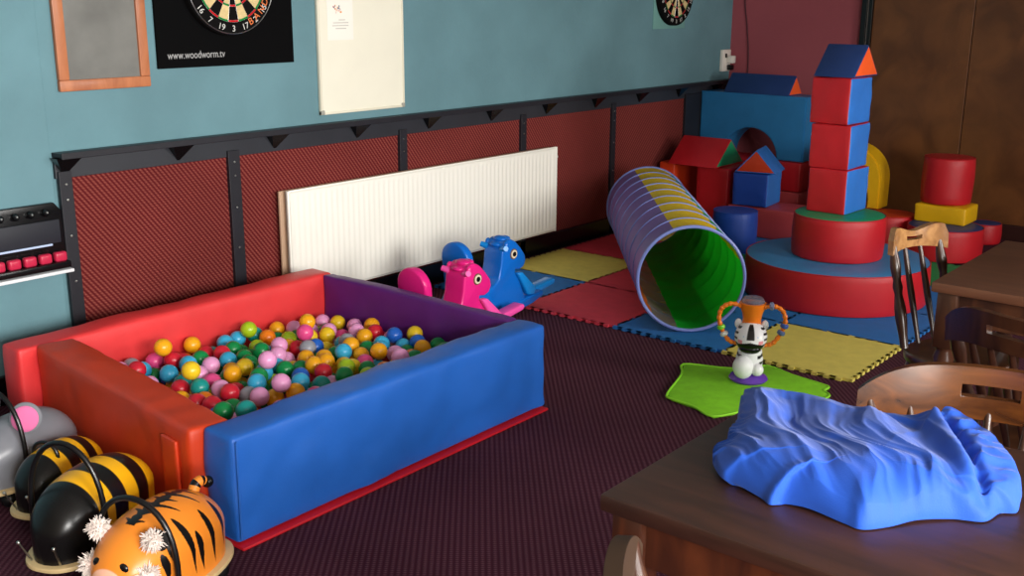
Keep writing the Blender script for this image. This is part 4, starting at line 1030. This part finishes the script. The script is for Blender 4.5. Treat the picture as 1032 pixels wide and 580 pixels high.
# ------------------------------------------------------------------ blue fabric on the table
def cloth():
    RC=[[0.6329775055105884,-0.19762283558496782,0.7485216712780931],[-0.774145465835991,-0.16930198158567408,0.6099472409616594],[0.0061866988911309494,-0.9655475409768909,-0.2601531680958539]]
    def un(x,y,z):
        v=(x-516,y-290,1088.0); d=[sum(RC[i][k]*v[k] for k in range(3)) for i in range(3)]; t=(z-1.5)/d[2]; return Vector((d[0]*t,d[1]*t,z))
    # outline of the heap: (image x, image y, height of that point above the table)
    OUT=[(721,459,.030),(723,448,.036),(734,443,.040),(737,432,.044),(746,420,.050),(750,396,.056),(772,391,.064),(803,394,.070),(835,403,.070),(862,411,.068),(885,414,.066),(912,419,.060),(932,421,.058),(946,417,.070),(954,410,.082),(970,417,.078),(997,436,.070),(1015,455,.062),(1026,473,.050),(1029,492,.030),(1025,514,.006),(1008,515,.006),(992,524,.004),(960,521,.005),(925,521,.008),(897,529,.004),(869,532,.004),(850,525,.005),(815,508,.012),(790,506,.004),(776,507,.004),(766,499,.006),(740,481,.016),(728,475,.020)]
    pts=[un(x,y,.7505+h) for x,y,h in OUT]; pl=smooth_path(pts,14,closed=True); n=len(pl); ns=110
    c=un(872,466,.7505+.062); c2=Vector((c.x,c.y,0))
    fd=(un(925,518,.8)-un(800,408,.8)); fd.z=0; fd.normalize(); fp=Vector((-fd.y,fd.x,0))
    A=un(938,424,.8); B=un(1000,505,.8); cr=(B-A); cr.z=0; crl=cr.length; cr.normalize(); crn=Vector((-cr.y,cr.x,0))
    if (un(1010,450,.8)-A).dot(crn)<0: crn=-crn
    bm=BM(); rings=[]
    def ridged(v): return 1-abs(noise.noise(v))*2.2
    for j in range(ns+1):
        s=1-j/ns; ring_=[]
        for i in range(n):
            e=pl[i]; q=Vector((e.x,e.y,0)); p=c2+(q-c2)*s
            ez=e.z-.7505; env=(max(0,1-s**5)**.6)*.5+(max(0,1-s**2.4))*.5
            top=.066+.012*noise.noise(Vector((p.x*7,p.y*7,3)))
            z=ez+(top-ez)*env
            d=p-c2; a=d.dot(fd); b=d.dot(fp)
            wx=noise.noise(Vector((p.x*9,p.y*9,7)))*.030+noise.noise(Vector((p.x*22,p.y*22,1)))*.008
            b_=b+wx+a*.10*math.sin(a*14)
            f=.0130*ridged(Vector((a*1.9,b_*11,0)))+.0052*ridged(Vector((a*3.6,b_*25,4))) +.0016*ridged(Vector((a*8,b_*60,9)))
            right=(p-A).dot(crn); al=(p-A).dot(cr)
            k=1/(1+math.exp(-right/.006))*(1 if True else 0)
            # right lobe is folded the other way
            a3=(p-A).dot(cr)*1.0; b3=right+noise.noise(Vector((p.x*12,p.y*12,2)))*.02
            f2=.010*ridged(Vector((b3*9,a3*20+b3*8,12)))+.005*ridged(Vector((b3*16,a3*44,15)))
            f=f*(1-k)+f2*k
            edge=min(1.25,(1-s)*9+.35)
            z+=(f-.004)*edge
            roll=math.exp(-((right+.016)/.016)**2)*.012-math.exp(-((right-.010)/.010)**2)*.022
            z+=roll*min(1,(1-s)*6)
            # gathered elastic hem on the left side
            if OUT and e.x<un(757,392,.8).x+.02 and i<14*6: p=p+(q-c2).normalized()*(.0045*math.sin(i*1.25))*max(0,(s-.86)/.14)
            ring_.append(bm.verts.new((p.x,p.y,.7505+max(.0035,z))))
        rings.append(ring_)
        if j==ns-1: break
    # tuck the rim under and close the underside
    rim=[]; rim2=[]
    for i in range(n):
        e=pl[i]; q=Vector((e.x,e.y,0)); dr=(q-c2).normalized(); back=max(0,e.z-.7505-.02)
        o_=q+dr*(.25*back) ; rim.append(bm.verts.new((o_.x,o_.y,.7505+(e.z-.7505)*.45)))
        u_=q-dr*.012+dr*(.2*back); rim2.append(bm.verts.new((u_.x,u_.y,.7512)))
    allr=[rim2,rim]+rings
    for j in range(len(allr)-1):
        a,b=allr[j],allr[j+1]
        for i in range(n):
            i2=(i+1)%n; bm.faces.new((a[i],a[i2],b[i2],b[i]))
    bm.faces.new(rings[-1]); bm.faces.new(rim2)
    o=obj('blue_fabric',bm,mat('royal_blue_cloth',(24,74,172),rough=.65,spec=.3,sheen=.15,bump=.12,bump_scale=500,noise_amt=.04,noise_scale=12))
    for p in o.data.polygons: p.use_smooth=True
    tag(o,'crumpled royal blue fabric cover heaped on the foreground table','fabric')
cloth()

# ------------------------------------------------------------------ light
w=bpy.data.worlds.new('sky'); sc.world=w; w.use_nodes=True; nt=w.node_tree
bg=nt.nodes['Background']; sky=nt.nodes.new('ShaderNodeTexSky'); sky.sky_type='HOSEK_WILKIE'; sky.turbidity=5; sky.sun_direction=(0.2,.6,.6)
nt.links.new(sky.outputs[0],bg.inputs[0]); bg.inputs[1].default_value=.5
def window_light(a,b_,power,col=(1,.98,.94)):
    l=bpy.data.lights.new('window_daylight','AREA'); l.shape='RECTANGLE'; l.size=b_-a-.1; l.size_y=WZ1-WZ0-.1; l.energy=power; l.color=col; l.spread=R(130)
    o=bpy.data.objects.new('window_daylight',l); COL.objects.link(o); o.location=((a+b_)/2,YF-.02,(WZ0+WZ1)/2); o.rotation_euler=(R(90-16),0,0); return o
# area light points -Z local; rotate so it faces +Y
for (a,b_),pw in zip(WINS,(150,132,58)):
    window_light(a,b_,pw)

# ------------------------------------------------------------------ camera
cd=bpy.data.cameras.new('camera'); co=bpy.data.objects.new('camera',cd); COL.objects.link(co)
Rc=[[0.6329775055105884,-0.19762283558496782,0.7485216712780931],[-0.774145465835991,-0.16930198158567408,0.6099472409616594],[0.0061866988911309494,-0.9655475409768909,-0.2601531680958539]]
mw=Matrix.Identity(4)
for i in range(3): mw[i][0]=Rc[i][0]; mw[i][1]=-Rc[i][1]; mw[i][2]=-Rc[i][2]
mw[2][3]=1.5
co.matrix_world=mw; cd.sensor_width=36; cd.lens=1088/1032*36; cd.clip_start=.05
sc.camera=co
sc.view_settings.view_transform='Standard'; sc.view_settings.look='None'; sc.view_settings.gamma=1; sc.view_settings.use_curve_mapping=False
sc.view_settings.exposure=.12
